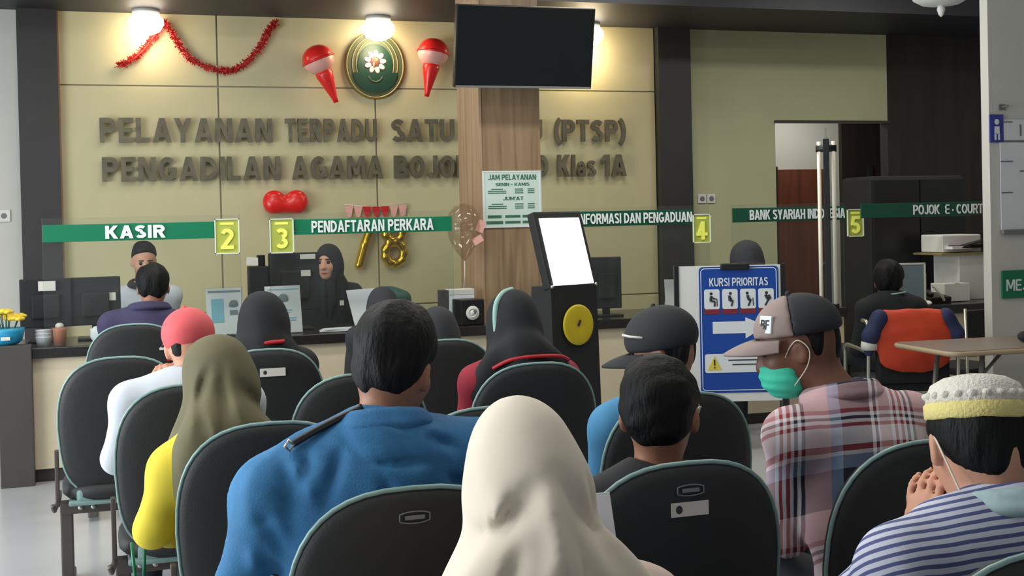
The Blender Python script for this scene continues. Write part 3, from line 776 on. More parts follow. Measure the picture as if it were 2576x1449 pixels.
# ------------------------------------------------------------------ counter boards and number plates
def board(name, label, x0, x1, z0, z1, text, tx0, tx1, m, y=7.72, th=.055, bold=.025, tm='letter_white'):
    t = thing(name, label, 'sign', ((x0+x1)/2, y, z0)); c = (x0+x1)/2
    box('backing', (0, .006, (z1-z0)/2), (x1-x0, .012, z1-z0), M[m], t, bev=.002)
    Wd = lambda q: text_mesh(q, 1, 0, bold)[1] if q else 0
    k = (tx1-tx0)/Wd(text); pos = 0
    for wd in text.split(' '):
        if wd:
            pre = text[:pos]; o = Wd(pre)+(.09 if pre else 0)
            place_text(wd, (tx0-c+o*k, -.004, (z1-z0-th)/2), th, M[tm], t, ext=.006, bold=bold, width=Wd(wd)*k)
        pos += len(wd)+1
board('sign_board', 'bright green board with white letters KASIR', -.385, .600, 1.418, 1.520, 'KASIR', -.035, .31, 'green', th=.078, bold=.07)
board('sign_board', 'green board with white letters PENDAFTARAN PERKARA', 1.078, 2.10, 1.426, 1.522, 'PENDAFTARAN PERKARA', 1.19, 1.975, 'green', th=.074, bold=.045)
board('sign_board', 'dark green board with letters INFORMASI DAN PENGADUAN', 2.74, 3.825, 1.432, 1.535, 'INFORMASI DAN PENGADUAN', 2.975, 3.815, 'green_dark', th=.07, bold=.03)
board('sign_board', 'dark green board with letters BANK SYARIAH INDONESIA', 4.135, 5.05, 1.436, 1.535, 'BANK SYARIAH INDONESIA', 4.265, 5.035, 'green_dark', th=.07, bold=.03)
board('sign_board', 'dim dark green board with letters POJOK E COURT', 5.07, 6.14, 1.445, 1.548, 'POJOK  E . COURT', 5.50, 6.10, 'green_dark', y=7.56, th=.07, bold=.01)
def pane(label, x0, x1, y=7.74, z1=1.56):
    t = thing('acrylic_screen', label, 'screen', ((x0+x1)/2, y, .80)); w = x1-x0
    box('pane', (0, 0, (z1-.80)/2), (w, .005, z1-.80), M['acrylic'], t)
    for s in (-1, 1):
        box('foot', (s*(w/2-.07), 0, .012), (.05, .07, .024), M['acrylic'], t)
        box('edge_strip', (s*(w/2-.002), 0, (z1-.80)/2), (.004, .006, z1-.80), M['acrylic'], t)
pane('clear acrylic screen carrying the KASIR board', -.39, .755)
pane('clear acrylic screen carrying the PENDAFTARAN PERKARA board', .93, 2.11)
pane('clear acrylic screen carrying the INFORMASI DAN PENGADUAN board', 2.74, 3.96)
pane('clear acrylic screen carrying the BANK SYARIAH INDONESIA board', 4.135, 5.04)
def number(n, lab, x, z, w=.148, h=.215, y=7.705):
    t = thing('number_plate', lab, 'number sign', (x, y, z-h/2))
    box('plate', (0, .004, h/2), (w, .008, h), M['yellowgreen'], t, bev=.002)
    f = .006
    MB().box((0, -.003, f/2), (w, .008, f)).box((0, -.003, h-f/2), (w, .008, f)).box((-w/2+f/2, -.003, h/2), (f, .008, h)).box((w/2-f/2, -.003, h/2), (f, .008, h)).build('frame', M['letter_white'], t)
    place_text(n, (0, -.002, h*.43), .125, M['digit'], t, ext=.006, bold=.03, center=True)
    box('small_print', (0, -.001, h*.86), (w*.55, .004, .014), M['digit'], t)
number('2', 'yellow green plate with digit two beside the KASIR board', .672, 1.428)
number('3', 'yellow green plate with digit three under the red balloon', 1.003, 1.422)
number('4', 'yellow green plate with digit four at the end of the INFORMASI board', 3.885, 1.40, .135, .20)
number('5', 'yellow green plate with digit five right of the steel door pulls', 5.115, 1.412, .135, .20)

# ------------------------------------------------------------------ television and notice on the pillar
t = thing('television', 'large switched off black television hung tilted on the walnut pillar', 'television', (2.635, 7.752, 2.631)); t.scale = (1.098,)*3
RT = Matrix.Rotation(R_(12), 3, 'X')
Rt = lambda p: tuple(RT @ Vector(p))
MB().box((0, 0, 0), (.875, .05, .49), RT, bev=.006).build('casing', M['black'], t)
MB().box(Rt((0, -.0265, .006)), (.85, .004, .462), RT).build('screen', M['screen_off'], t)
MB().box(Rt((0, -.024, -.237)), (.86, .012, .012), RT).build('lower_bezel', M['grey'], t)
MB().box((0, .14, 0), (.06, .22, .06)).box((0, .255, 0), (.22, .03, .3)).build('wall_bracket', M['black'], t)
t = thing('service_hours_notice', 'white notice headed JAM PELAYANAN on the walnut pillar', 'notice', (2.622, 8.046, 1.6305)); t.scale = (1.0877,)*3
box('sheet', (0, 0, 0), (.392, .006, .358), M['palegreen'], t)
F_ = .006
MB().box((0, -.004, .174), (.385, .004, F_)).box((0, -.004, -.174), (.385, .004, F_)).box((-.186, -.004, 0), (F_, .004, .345)).box((.186, -.004, 0), (F_, .004, .345)).build('border', M['sign_white'], t)
tx = lambda b, x, z, h, w, m='greentext', bo=.02: place_text(b, (x, -.004, z), h, M[m], t, ext=.001, bold=bo, width=w)
tx('JAM PELAYANAN', -.158, .122, .034, .318, bo=.03)
tx('SENIN - KAMIS', -.11, .084, .020, .225)
tx("JUM'AT", -.062, -.006, .022, .135, bo=.03)
rows = MB()
for z in (.064, .052, .040, -.030, -.044, -.056):
    rows.box((-.10, -.004, z), (.12 if z not in (.064, -.030) else .075, .002, .006)); rows.box((.045, -.004, z), (.055, .002, .006)); rows.box((.125, -.004, z), (.045, .002, .006))
for z, w in ((-.108, .09), (-.145, .11)):
    rows.box((-.12, -.004, z), (w, .002, .018)); rows.box((0, -.004, z), (.10, .002, .016)); rows.box((.10, -.004, z), (.07, .002, .016))
tag(rows.build('small_print', M['greentext'], t), None, kind='stuff')

# ------------------------------------------------------------------ touch screen kiosk
KR = R_(22)
t = thing('touch_kiosk', 'black self service kiosk with lit white tilted screen and yellow disc', 'kiosk', (2.385, 6.46, 0), KR)
box('foot_plate', (0, .02, .015), (.42, .40, .03), M['black'], t, bev=.006)
kb = MB().prism([(-.13, .03), (.10, .03), (.06, 1.12), (-.10, 1.12)], .345, lambda u, w, q: (-.1725+q, u+.0, w)).build('column', M['black_matte'], t)
TL = Matrix.Rotation(R_(-17), 3, 'X')
hc = Vector((0, -.01, 1.315))
MB().box(hc, (.36, .06, .44), TL, bev=.012).build('head_casing', M['black_matte'], t)
sc_ = MB().box(hc+TL @ Vector((0, -.0325, -.014)), (.30, .004, .385), TL).build('screen', M['screen_on'], t)
for s in (-1, 1): MB().ball(hc+TL @ Vector((s*.165, -.032, -.212)), .010, 8, 6).build('corner_screw', M['chrome'], t, True)
dr = Matrix.Rotation(R_(88), 3, 'X')
dk = MB().lathe([(.108, 0), (.112, .004), (.112, .010), (.10, .013), (.03, .013), (.01, .010)], 32, (0, -.122, .905), dr).build('yellow_disc', M['disk'], t, True)
MB().box((0, -.138, .915), (.012, .006, .034), Matrix.Rotation(.5, 3, 'Y')).build('disc_mark', M['ink'], dk)

# ------------------------------------------------------------------ priority seat board
PRZ = R_(-18)
t = thing('priority_board', 'blue and white KURSI PRIORITAS board on a stand before the counter', 'sign', (2.955, 5.56, 0), PRZ)
w, z0, z1 = .40, .595, 1.232; cx = .045; zc = (z0+z1)/2
box('white_panel', (0, .02, zc-.02), (w+.115, .018, z1-z0+.05), M['white'], t, bev=.003)
MB().box((-.268, .02, .62), (.022, .03, 1.24)).box((.268, .02, .62), (.022, .03, 1.24)).build('stand_frame', M['black'], t)
MB().box((-.268, .02, .012), (.03, .40, .024)).box((.268, .02, .012), (.03, .40, .024)).build('stand_feet', M['black'], t)
def rrect(cx, cz, w, h, r, n=5):
    p = []
    for sx, sz, a0 in ((1, 1, 0), (-1, 1, 90), (-1, -1, 180), (1, -1, 270)):
        for i in range(n+1):
            a = R_(a0+90*i/n); p.append((cx+sx*(w/2-r)+r*math.cos(a), cz+sz*(h/2-r)+r*math.sin(a)))
    return p
fy = lambda y0: (lambda u, ww, q: (u, y0-q, ww))
pb = MB().prism(rrect(cx, zc, w, z1-z0, .02), .003, fy(.010)).build('blue_poster', M['blue'], t)
MB().tube([(u, .0065, ww) for u, ww in rrect(cx, zc+.002, w-.02, z1-z0-.022, .018)], .0022, 5, closed=True).build('white_border', M['sign_white'], pb, True)
place_text('KURSI PRIORITAS', (cx-.148, .006, z1-.098), .042, M['sign_white'], pb, ext=.001, bold=.02, width=.296)
for k in range(4):
    x = cx-.1365+k*.091; zt = z1-.163
    tl = MB().prism(rrect(x, zt, .078, .10, .01), .002, fy(.007)).build('pictogram_tile', M['sign_white'], pb)
    MB().prism(rrect(x, zt-.062, .078, .026, .004), .002, fy(.007)).build('tile_caption', M['red_band'], pb)
    pc = MB().ball((x-.004+.006*(k % 2), .0045, zt+.028), (.008, .001, .008), 10, 6)
    st = [((-.004, .018), (-.008+.006*k, -.008), .009), ((-.008+.006*k, -.008), (.014, -.012+.004*k), .007), ((.014, -.012+.004*k), (.012-.006*k, -.036), .006), ((-.004, .010), (.018-.01*(k % 3), .0), .005)]
    if k in (0, 2): st.append(((.024, .004), (.026, -.036), .003))
    if k == 3: st.append(((.010, .016), (.020, -.002), .010))
    for a, b, rr_ in st:
        pc.tube([(x+a[0], .0045, zt+a[1]), (x+b[0], .0045, zt+b[1])], rr_*.8, 6)
    pc.build('pictogram', M['ink'], tl)
MB().prism([(cx-.135, .985-.09), (cx+.03, .985-.09), (cx+.03, .958-.09), (cx+.135, 1.0-.082+.012), (cx+.03, 1.075-.10), (cx+.03, 1.045-.09), (cx-.135, 1.045-.09)], .002, fy(.007)).build('white_arrow', M['sign_white'], pb)
MB().prism(rrect(cx, .745, .355, .095, .012), .002, fy(.007)).build('caution_strip', M['sign_white'], pb)
MB().prism([(cx-.165, .712), (cx-.095, .712), (cx-.13, .782)], .002, fy(.0045)).build('warning_triangle', M['warn'], pb)
MB().box((cx-.13, .0015, .75), (.007, .002, .03)).box((cx-.13, .0015, .724), (.007, .002, .007)).box((cx+.04, .004, .760), (.20, .002, .006)).box((cx+.05, .004, .738), (.18, .002, .006)).build('caution_print', M['ink'], pb)
MB().box((cx-.02, .0, z1+.0), (.145, .03, .035), bev=.008).build('bulldog_clip', M['black'], t)

# ------------------------------------------------------------------ desk equipment
def monitor(label, x, y, w, h, zc, rz=0, stickers=(), base=.80):
    t = thing('computer_monitor', label, 'monitor', (x, y, base), rz)
    box('casing', (0, 0, zc-base), (w, .045, h), M['black_matte'], t, bev=.008)
    box('screen', (0, .0235, zc-base), (w-.03, .004, h-.03), M['screen_off'], t)
    box('rear_hump', (0, -.03, zc-base-.02), (w*.55, .03, h*.5), M['black_matte'], t, bev=.01)
    MB().box((0, 0, .10), (.05, .03, .2)).box((0, 0, .008), (.22, .16, .016), bev=.006).build('stand', M['black'], t)
    for sx, sz, sw, sh in stickers: box('sticker', (sx, -.0475 if abs(sx) < w*.27 else -.024, sz), (sw, .003, sh), M['label'], t)
monitor('back of the left dark monitor on the cashier counter', -.395, 8.12, .30, .30, 1.04, 0, [(.01, .347, .10, .06)])
monitor('back of the right dark monitor beside the cashier', -.105, 8.14, .30, .30, 1.04, 0, [(.09, .266, .062, .05)])
monitor('back of the dark monitor beside the woman clerk, two white stickers', 1.135, 8.15, .33, .38, 1.115, 0, [(.085, .478, .10, .032), (.07, .37, .062, .04)])
monitor('black monitor right of the kiosk on the information counter', 3.28, 8.0, .22, .36, 1.035, R_(-10))
t = thing('receipt_printer', 'tall narrow black ticket terminal between plates two and three', 'terminal', (.885, 8.0, .80))
MB().box((0, 0, .215), (.125, .12, .43), bev=.008).build('body', M['black_matte'], t)
MB().box((.02, 0, .465), (.05, .05, .07), bev=.005).build('neck', M['black'], t)
MB().box((-.035, -.02, .462), (.075, .01, .05), Matrix.Rotation(.1, 3, 'Y')).build('paper_slip', M['label'], t)
def stand(label, x, y, rz, kind):
    t = thing('leaflet_stand', label, 'leaflet stand', (x, y, .80), rz)
    TB = Matrix.Rotation(R_(-12), 3, 'X'); P = lambda u, d, z: tuple(TB @ Vector((u, d, z)))
    MB().box(P(0, 0, .155), (.225, .004, .305), TB).build('sheet', M['paper'], t)
    MB().box(P(0, -.004, .155), (.232, .003, .312), TB).build('acrylic_cover', M['acrylic'], t)
    MB().box((0, .05, .004), (.232, .12, .008)).build('base', M['acrylic'], t)
    if kind == 0:
        MB().box(P(-.045, -.003, .165), (.075, .002, .15), TB).build('blue_print', M['pic'], t)
        MB().ball(P(.055, -.003, .195), (.03, .002, .035), 12, 6).box(P(.055, -.003, .15), (.05, .002, .03), TB).build('grey_print', M['picgrey'], t)
        MB().box(P(0, -.003, .285), (.2, .002, .012), TB).build('heading', M['picgrey'], t)
    else:
        MB().ball(P(0, -.003, .215), (.035, .002, .042), 16, 6).build('printed_crest', M['picgrey'], t, True)
        for z, ww in ((.285, .2), (.15, .11), (.135, .08), (.10, .16), (.085, .15)): MB().box(P(0, -.003, z), (ww, .002, .006), TB).build('print_line', M['pic'], t)
stand('leaflet stand with blue print below plate two', .665, 7.86, R_(3), 0)
stand('leaflet stand with round grey crest below plate three', 1.03, 7.86, R_(4), 1)
t = thing('paper_sheet', 'large white sheet propped before the woman clerk', 'paper', (1.53, 7.98, .81))
MB().prism([(-.03, 0), (.19, .0), (.155, .245), (-.075, .235)], .003, lambda u, w, q: (u, q+w*.22, w+.005)).build('sheet', M['paper'], t)
t = thing('paper_pile', 'loose pile of papers on the counter before the clerk', 'papers', (1.40, 7.86, .802))
for k in range(4): MB().box((.012*k, .006*k, .003+.004*k), (.30, .12, .003), Matrix.Rotation(.07*k-.1, 3, 'Z')).build('sheet', M['paper'], t)
t = thing('loudspeaker', 'small black cube loudspeaker with white cone by the pillar', 'speaker', (2.25, 7.83, .80), R_(8))
box('cabinet', (0, .05, .085), (.165, .16, .17), M['black'], t, bev=.008)
dr = Matrix.Rotation(R_(90), 3, 'X')
cn = MB().lathe([(.048, 0), (.046, .006), (.022, -.002), (.015, .004), (.004, .008)], 24, (-.005, -.032, .082), dr).build('cone', M['white'], t, True)
MB().ball((.01, -.036, .092), (.013, .005, .016), 12, 8).build('dust_cap', M['grey'], cn, True)
t = thing('white_box', 'plain white carton standing behind the small loudspeaker', 'box', (2.235, 8.05, .80))
box('carton', (0, 0, .115), (.175, .10, .23), M['paper'], t, bev=.002); box('lid_flap', (0, -.052, .21), (.17, .004, .03), M['label'], t)
box('dark_folder', (-.115, .01, .115), (.05, .1, .22), M['post'], t)
t = thing('teal_chair_back', 'teal office chair back behind the registration counter', 'chair', (1.86, 8.62, 0))
q = Sdf(); q.ell((0, 0, .82), (.18, .05, .22), k=.03); q.cap((-.12, 0, .95), (.12, 0, .95), .045, .045, k=.05); q.mesh('backrest', .012, M['teal'], t)
MB().box((0, .2, .45), (.42, .42, .08), bev=.03).build('seat', M['teal'], t); MB().tube([(0, .2, .42), (0, .2, .06)], .025).build('gas_stem', M['black'], t, True)
for k in range(5):
    a = 2*PI*k/5; MB().tube([(0, .2, .08), (.26*math.cos(a), .2+.26*math.sin(a), .05)], .018).ball((.26*math.cos(a), .2+.26*math.sin(a), .026), .026, 8, 6).build('base_spoke', M['black'], t, True)
t = thing('paper_notice', 'white paper standing on the information counter beside the priority board', 'paper', (3.82, 8.0, .80))
MB().prism([(-.08, 0), (.08, 0), (.078, .235), (-.078, .24)], .003, lambda u, w, q: (u, q+w*.1, w)).build('sheet', M['paper'], t)
MB().prism([(-.06, 0), (.06, 0), (.05, .16), (-.05, .16)], .003, lambda u, w, q: (u, .09-q-w*.25, w)).build('prop', M['paper'], t)
# clutter on the cashier counter
t = thing('flower_box', 'cyan box of yellow artificial flowers at the counter\'s left end', 'flowers', (-.60, 7.80, .825))
MB().lathe([(.06, 0), (.085, .02), (.098, .075), (.10, .095), (.09, .095)], 24).build('cyan_pot', M['cyan'], t, True)
box('pot_label', (0, -.097, .04), (.05, .006, .02), M['label'], t)
for k in range(9):
    a = k*2.4; r_ = .02+.055*(k % 3)/2; c = Vector((r_*math.cos(a), r_*math.sin(a), .15+.045*((k*7) % 5)/4))
    f = MB()
    for p in range(5):
        b = 2*PI*p/5; f.ball(c+Vector((.022*math.cos(b), .022*math.sin(b), .006*(p % 2))), (.021, .021, .012), 8, 6)
    fl = f.build('blossom', M['yellow_flower'], t, True)
    MB().tube([c, Vector((c.x*.5, c.y*.5, .06))], .003, 5).build('stem', M['teal'], fl, True)
t = thing('paper_cup_stack', 'stack of white paper cups at the left of the counter', 'cups', (-.40, 7.87, .80))
for k in range(3): MB().lathe([(.038, .0+.022*k), (.05, .05+.022*k), (.052, .052+.022*k)], 18).build('cup', M['paper'], t, True)
t = thing('tissue_cup', 'orange brown plastic cup on the counter beside paper cups', 'cup', (-.31, 7.85, .80))
MB().lathe([(.034, 0), (.04, .09), (.041, .105), (.036, .105), (.032, .02)], 18).build('cup_body', M['orangebrown'], t, True); MB().ball((0, 0, .115), (.025, .02, .02), 8, 6).build('tissue', M['label'], t, True)
t = thing('crumpled_paper', 'crumpled white paper lying on the cashier counter', 'paper', (-.09, 7.88, .80))
q = Sdf(); q.ell((0, 0, .05), (.055, .04, .055), k=.01); q.cap((-.02, 0, .06), (-.09, .02, .12), .012, .006, k=.01); q.disp(wrinkle(4, .012, 60)); q.mesh('paper', .007, M['paper'], t)
t = thing('blue_tray', 'small pale blue tray with forms on the cashier counter', 'tray', (.09, 7.87, .80))
MB().box((0, 0, .010), (.20, .13, .02), bev=.008).build('tray', M['pic'], t); MB().box((.02, 0, .03), (.1, .09, .02), Matrix.Rotation(.2, 3, 'Z'), bev=.004).build('forms', M['paper'], t)
t = thing('rubber_stamp_box', 'low grey card box behind the pale blue tray', 'box', (.13, 8.02, .80))
MB().box((0, 0, .035), (.12, .08, .07), bev=.004).build('card_box', M['label'], t); MB().box((.0, -.042, .04), (.09, .003, .02)).build('print', M['picgrey'], t)
t = thing('power_socket', 'white double power socket on the wall right of pilaster', 'socket', (4.99, WY-.002, 1.635))
for x in (-.045, .045):
    s_ = box('socket_plate', (x, -.006, 0), (.08, .012, .08), M['white'], t, bev=.003); MB().lathe([(.022, 0), (.022, .004), (.018, .004)], 16, (x, -.012, 0), Matrix.Rotation(R_(90), 3, 'X')).build('outlet', M['grey'], s_, True)
t = thing('power_socket', 'white wall socket at the far left picture edge', 'socket', (-.75, WY-.002, 1.60))
box('socket_plate', (0, -.006, 0), (.09, .012, .09), M['white'], t, bev=.003); MB().lathe([(.02, 0), (.02, .004), (.016, .004)], 16, (0, -.012, 0), Matrix.Rotation(R_(90), 3, 'X')).build('outlet', M['grey'], t, True)

# ------------------------------------------------------------------ glass door standing open, seen along its edge
da = math.atan2(3.866, 6.10)
t = thing('door_2', 'clear glass door leaf standing open with tall steel pulls', None, (3.866, 6.10, 0), -da); t['kind'] = 'structure'
box('glass_leaf', (0, .45, .99), (.012, .95, 1.96), M['glass'], t)
box('patch_fitting', (0, .80, .06), (.03, .16, .07), M['chrome'], t); box('patch_fitting', (0, .86, 1.95), (.016, .05, .04), M['glass'], t)
box('edge_plate', (0, -.015, 1.28), (.034, .03, 1.26), M['black_matte'], t, bev=.004)
for s, zb in ((-1, .78), (1, .72)):
    MB().tube([(s*.040, .06, 1.90), (s*.040, .06, zb)], .012, 10).build('pull_bar', M['cream_steel'], t, True)
for z in (1.86, .95): MB().tube([(-.058, .06, z), (.058, .06, z)], .022, 10).build('pull_boss', M['black'], t, True)

# ------------------------------------------------------------------ right hand corner
t = thing('folding_table', 'grey brown folding table at the right before the pale pillar', 'table', (4.83, 5.70, 0), R_(-3))
MB().prism(rrect(.0, 0, 1.24, .56, .05), .03, lambda u, w, q: (u, w, .715+q)).build('table_top', M['table'], t)
MB().tube([(u, w, .73) for u, w in rrect(0, 0, 1.24, .56, .05)], .014, 6, closed=True).build('edge_band', M['table_edge'], t, True)
for s in (-1, 1):
    for w_ in (-1, 1): MB().tube([(s*.38, w_*.2, .71), (s*.46, w_*.22, .0)], .014).build('leg', M['steel'], t, True)
    MB().tube([(s*.455, -.21, .12), (s*.455, .21, .12)], .012).build('cross_bar', M['steel'], t, True)
    MB().tube([(s*.10, 0, .70), (s*.42, 0, .40)], .010).tube([(s*.42, -.2, .40), (s*.42, .2, .40)], .010).build('folding_brace', M['steel'], t, True)
t = thing('dark_pouch', 'small dark pouch lying on the folding table', 'pouch', (4.86, 5.66, .745))
q = Sdf(); q.ell((0, 0, .03), (.06, .04, .032), k=.02); q.cap((-.04, 0, .035), (.04, .01, .04), .02, .016, k=.02); q.mesh('pouch', .008, M['charcoal_cloth'], t)
# visitor chair with jacket on its back
t = thing('visitor_chair', 'black visitor chair with shiny steel arm under the orange jacket', 'chair', (4.56, 6.42, 0), R_(-16))
MB().box((0, -.21, .68), (.44, .05, .42), bev=.02).build('backrest', M['black_matte'], t); MB().box((0, .02, .45), (.46, .46, .07), bev=.025).build('seat', M['black_matte'], t)
for s in (-1, 1):
    MB().tube(resample([(s*.27, -.20, .0), (s*.27, -.22, .45), (s*.265, -.22, .80), (s*.26, -.10, .84)], 5), .012).build('rear_leg', M['chrome'], t, True)
    MB().tube(resample([(s*.27, -.2, .66), (s*.28, .0, .67), (s*.28, .18, .66), (s*.27, .22, .55), (s*.27, .24, .0)], 5), .012).build('arm_and_front_leg', M['chrome'], t, True)
t = thing('orange_jacket', 'orange jacket with navy shoulders hung over a chair back', 'jacket', (4.56, 6.42, 0), R_(-16))
q = Sdf(); q.ell((0, -.235, .74), (.245, .055, .17), k=.04); q.ell((0, -.25, .62), (.215, .04, .09), k=.05); q.cap((-.16, -.21, .86), (.16, -.21, .86), .05, .05, k=.04); q.disp(wrinkle(9, .008, 26)); q.mesh('orange_back', .011, M['orange'], t, smooth=2)
for s in (-1, 1):
    q = Sdf(); q.cap((s*.20, -.22, .86), (s*.255, -.23, .76), .055, .05, k=.03); q.cap((s*.255, -.23, .76), (s*.265, -.22, .66), .05, .032, k=.03); q.disp(wrinkle(12, .006, 30)); sl = q.mesh('navy_sleeve', .011, M['navy'], t, smooth=2)
    MB().lathe([(.045, -.025), (.05, 0), (.045, .025)], 14, (s*.262, -.225, .70)).build('white_cuff', M['label'], sl, True)
# notices on the pale pillar
t = thing('blue_wall_sign', 'small violet blue sign with white figure on the pillar edge', 'sign', (5.125, 6.212, 1.98))
box('plate', (0, 0, 0), (.10, .012, .17), M['blue_deep'], t, bev=.004); MB().ball((0, -.007, .04), (.018, .002, .018), 10, 6).box((0, -.007, -.01), (.035, .003, .045)).box((-.012, -.007, -.05), (.012, .003, .04)).box((.014, -.007, -.05), (.012, .003, .04)).build('white_figure', M['sign_white'], t)
t = thing('notice_sheet', 'tall white notice sheets on the pale pillar', 'notice', (5.30, 6.212, 1.72))
box('top_sheet', (0, 0, .25), (.29, .006, .13), M['paper'], t); box('main_sheet', (.005, 0, -.09), (.31, .006, .53), M['paper'], t); box('tray', (.005, -.012, -.37), (.32, .03, .03), M['steel'], t, bev=.006)
for x, z, ww in ((-.105, .06, .09), (-.105, -.13, .08), (.05, -.0, .12), (-.1, .3, .08), (.0, .185, .3)): box('print_line', (x, -.004, z), (ww, .003, .008), M['picgrey'], t)
box('print_bar', (.0, -.004, .25), (.012, .003, .07), M['picgrey'], t)
t = thing('desk_sign', 'green sign with white letters MEJA on the pale pillar', 'sign', (5.30, 6.21, 1.03))
box('plate', (0, 0, 0), (.31, .012, .17), M['green'], t, bev=.003); place_text('MEJA', (-.125, -.006, -.04), .07, M['letter_white'], t, ext=.002, bold=.01, width=.22)
t = thing('ceiling_hook', 'small grey bracket on the pillar above the blue sign', 'bracket', (5.17, 6.215, 2.11))
MB().box((0, 0, 0), (.05, .012, .035), bev=.003).tube([(0, 0, 0), (0, -.03, 0), (.02, -.035, .01)], .006).build('bracket', M['steel'], t)
# gloomy e-court corner
t = thing('printer', 'white office printer with papers on a pale cabinet', 'printer', (6.02, 7.78, .82))
box('cabinet', (.07, .02, .17), (.26, .3, .34), M['white'], t, bev=.006); box('shelf', (-.02, 0, .345), (.44, .34, .014), M['emb_gold'], t)
box('printer_body', (-.0, .04, .42), (.34, .26, .13), M['white'], t, bev=.01); MB().box((.03, -.10, .40), (.3, .12, .012), Matrix.Rotation(.15, 3, 'X')).box((.08, -.12, .425), (.24, .1, .006), Matrix.Rotation(-.2, 3, 'Y')).build('paper_tray', M['black'], t)
MB().box((-.06, -.11, .39), (.18, .1, .02), Matrix.Rotation(.1, 3, 'Z')).build('papers', M['paper'], t)
t = thing('white_carton', 'low white carton left of the printer cabinet', 'box', (5.84, 7.6, .82)); box('carton', (0, 0, .07), (.22, .16, .13), M['white'], t, bev=.004); box('tape', (0, 0, .137), (.04, .162, .002), M['label'], t)
t = thing('red_flag', 'furled red flag hanging beside the pale pillar', 'flag', (6.17, 7.50, .82))
q = Sdf(); q.cap((.02, 0, .84), (.0, 0, .42), .03, .07, k=.02); q.cap((-.02, 0, .5), (-.03, 0, .40), .05, .05, k=.03); q.disp(pleats((0, 0), 3, .010, 6, .9, .4)); q.mesh('cloth', .009, M['redcloth'], t, smooth=2)
MB().tube([(.03, .02, 0), (.03, .02, 1.0)], .010).build('pole', M['darkwood'], t, True); MB().lathe([(.09, 0), (.09, .02), (.03, .03)], 16, (.03, .02, 0)).build('base', M['darkwood'], t, True)
t = thing('black_wall_cabinet', 'large black cabinet behind the POJOK E COURT board', 'cabinet', (5.95, 8.3, 0))
MB().box((0, 0, .88), (.86, .4, 1.76), bev=.03).build('body', M['black_matte'], t)
for s in (-1, 1): d_ = MB().box((s*.212, -.207, .9), (.41, .016, 1.66), bev=.003).build('door', M['black'], t); MB().tube([(s*.03, -.225, .8), (s*.03, -.225, 1.0)], .006).build('handle', M['chrome'], d_, True)
t = thing('framed_leaflet', 'pale framed leaflet standing before the seated person in black', 'leaflet stand', (5.36, 7.42, .82), R_(-14))
MB().box((0, 0, .15), (.22, .006, .30)).build('sheet', M['picgrey'], t); MB().box((0, -.004, .296), (.23, .008, .012)).box((.11, -.004, .15), (.012, .008, .30)).box((-.11, -.004, .15), (.012, .008, .30)).build('frame', M['label'], t); box('base', (0, .02, .005), (.23, .08, .01), M['label'], t)
t = thing('desk_mouse', 'small shiny white mouse on the dark corner counter', 'mouse', (5.50, 7.42, .82))
q = Sdf(); q.ell((0, 0, .012), (.03, .05, .02), k=.01); q.cut((0, 0, .0), (0, 0, 1)); q.mesh('shell', .006, M['white'], t); box('wheel', (0, .02, .032), (.006, .014, .008), M['ink'], t)
t = thing('desk_phone', 'dark telephone with pale coiled cord beside the carton', 'telephone', (5.66, 7.55, .82))
MB().box((0, 0, .03), (.17, .18, .06), Matrix.Rotation(.15, 3, 'X'), bev=.012).build('phone_body', M['black'], t); MB().tube(resample([(-.07, -.07, .06), (-.07, 0, .09), (-.07, .07, .07)], 4), .018).build('handset', M['black'], t, True)
MB().tube([(-.08+.1*i/60+.008*math.cos(i*1.3), -.09-.02*math.sin(i/60*PI), .13-.11*i/60+.008*math.sin(i*1.3)) for i in range(60)], .004, 5).build('coiled_cord', M['label'], t, True)
t = thing('steel_chair', 'dark steel framed chair partly hidden by the pale pillar', 'chair', (5.32, 6.80, 0), R_(10))
MB().box((0, -.2, .70), (.40, .04, .30), bev=.02).build('backrest', M['black_matte'], t); MB().box((0, 0, .45), (.42, .42, .05), bev=.02).build('seat', M['black_matte'], t)
for s in (-1, 1):
    MB().tube([(s*.2, -.22, 0), (s*.2, -.2, .86)], .011).build('rear_leg', M['chrome'], t, True); MB().tube([(s*.2, .2, 0), (s*.2, .18, .44)], .011).build('front_leg', M['chrome'], t, True)

# ------------------------------------------------------------------ people
def lerp(a, b, t): return V3(a)*(1-t)+V3(b)*t
def unit(v): v = V3(v); return v/np.linalg.norm(v)
def hand(S, w, d, n, thumb, curl=.5, sc=1.):
    """palm, four unequal fingers with two bends and a thumb leaving the side of the palm"""
    w = V3(w); d = unit(d); n = V3(n); n = unit(n-d*(n @ d)); lat = np.cross(d, n)
    Rm = np.stack([lat, d, n], 1)
    S.ell(w+d*.046*sc, (.040*sc, .054*sc, .017*sc), Rm, k=.02)
    for o, L, r in ((-.030, .058, .0080), (-.010, .070, .0088), (.010, .075, .0090), (.029, .068, .0086)):
        o = o*(-thumb) if False else o*thumb
        p = w+d*.084*sc+lat*o*sc; dr = d
        for q, (f, cc) in enumerate(((.45, .5), (.32, 1.0), (.23, .8))):
            a = curl*cc; dr = unit(dr*math.cos(a)+np.cross(np.cross(dr, n), dr)*math.sin(a)) if a else dr
            e = p+dr*L*f*sc; S.cap(p, e, r*(1-.08*q)*sc, r*(1-.08*(q+1))*sc, k=.003); p = e
    p = w+d*.026*sc+lat*thumb*.034*sc; e = p+unit(d*.75+lat*thumb*.6+n*.45)*.038*sc; e2 = e+unit(d*.9+lat*thumb*.1+n*.5)*.030*sc
    S.cap(p, e, .013*sc, .0105*sc, k=.008); S.cap(e, e2, .0105*sc, .0085*sc, k=.004)

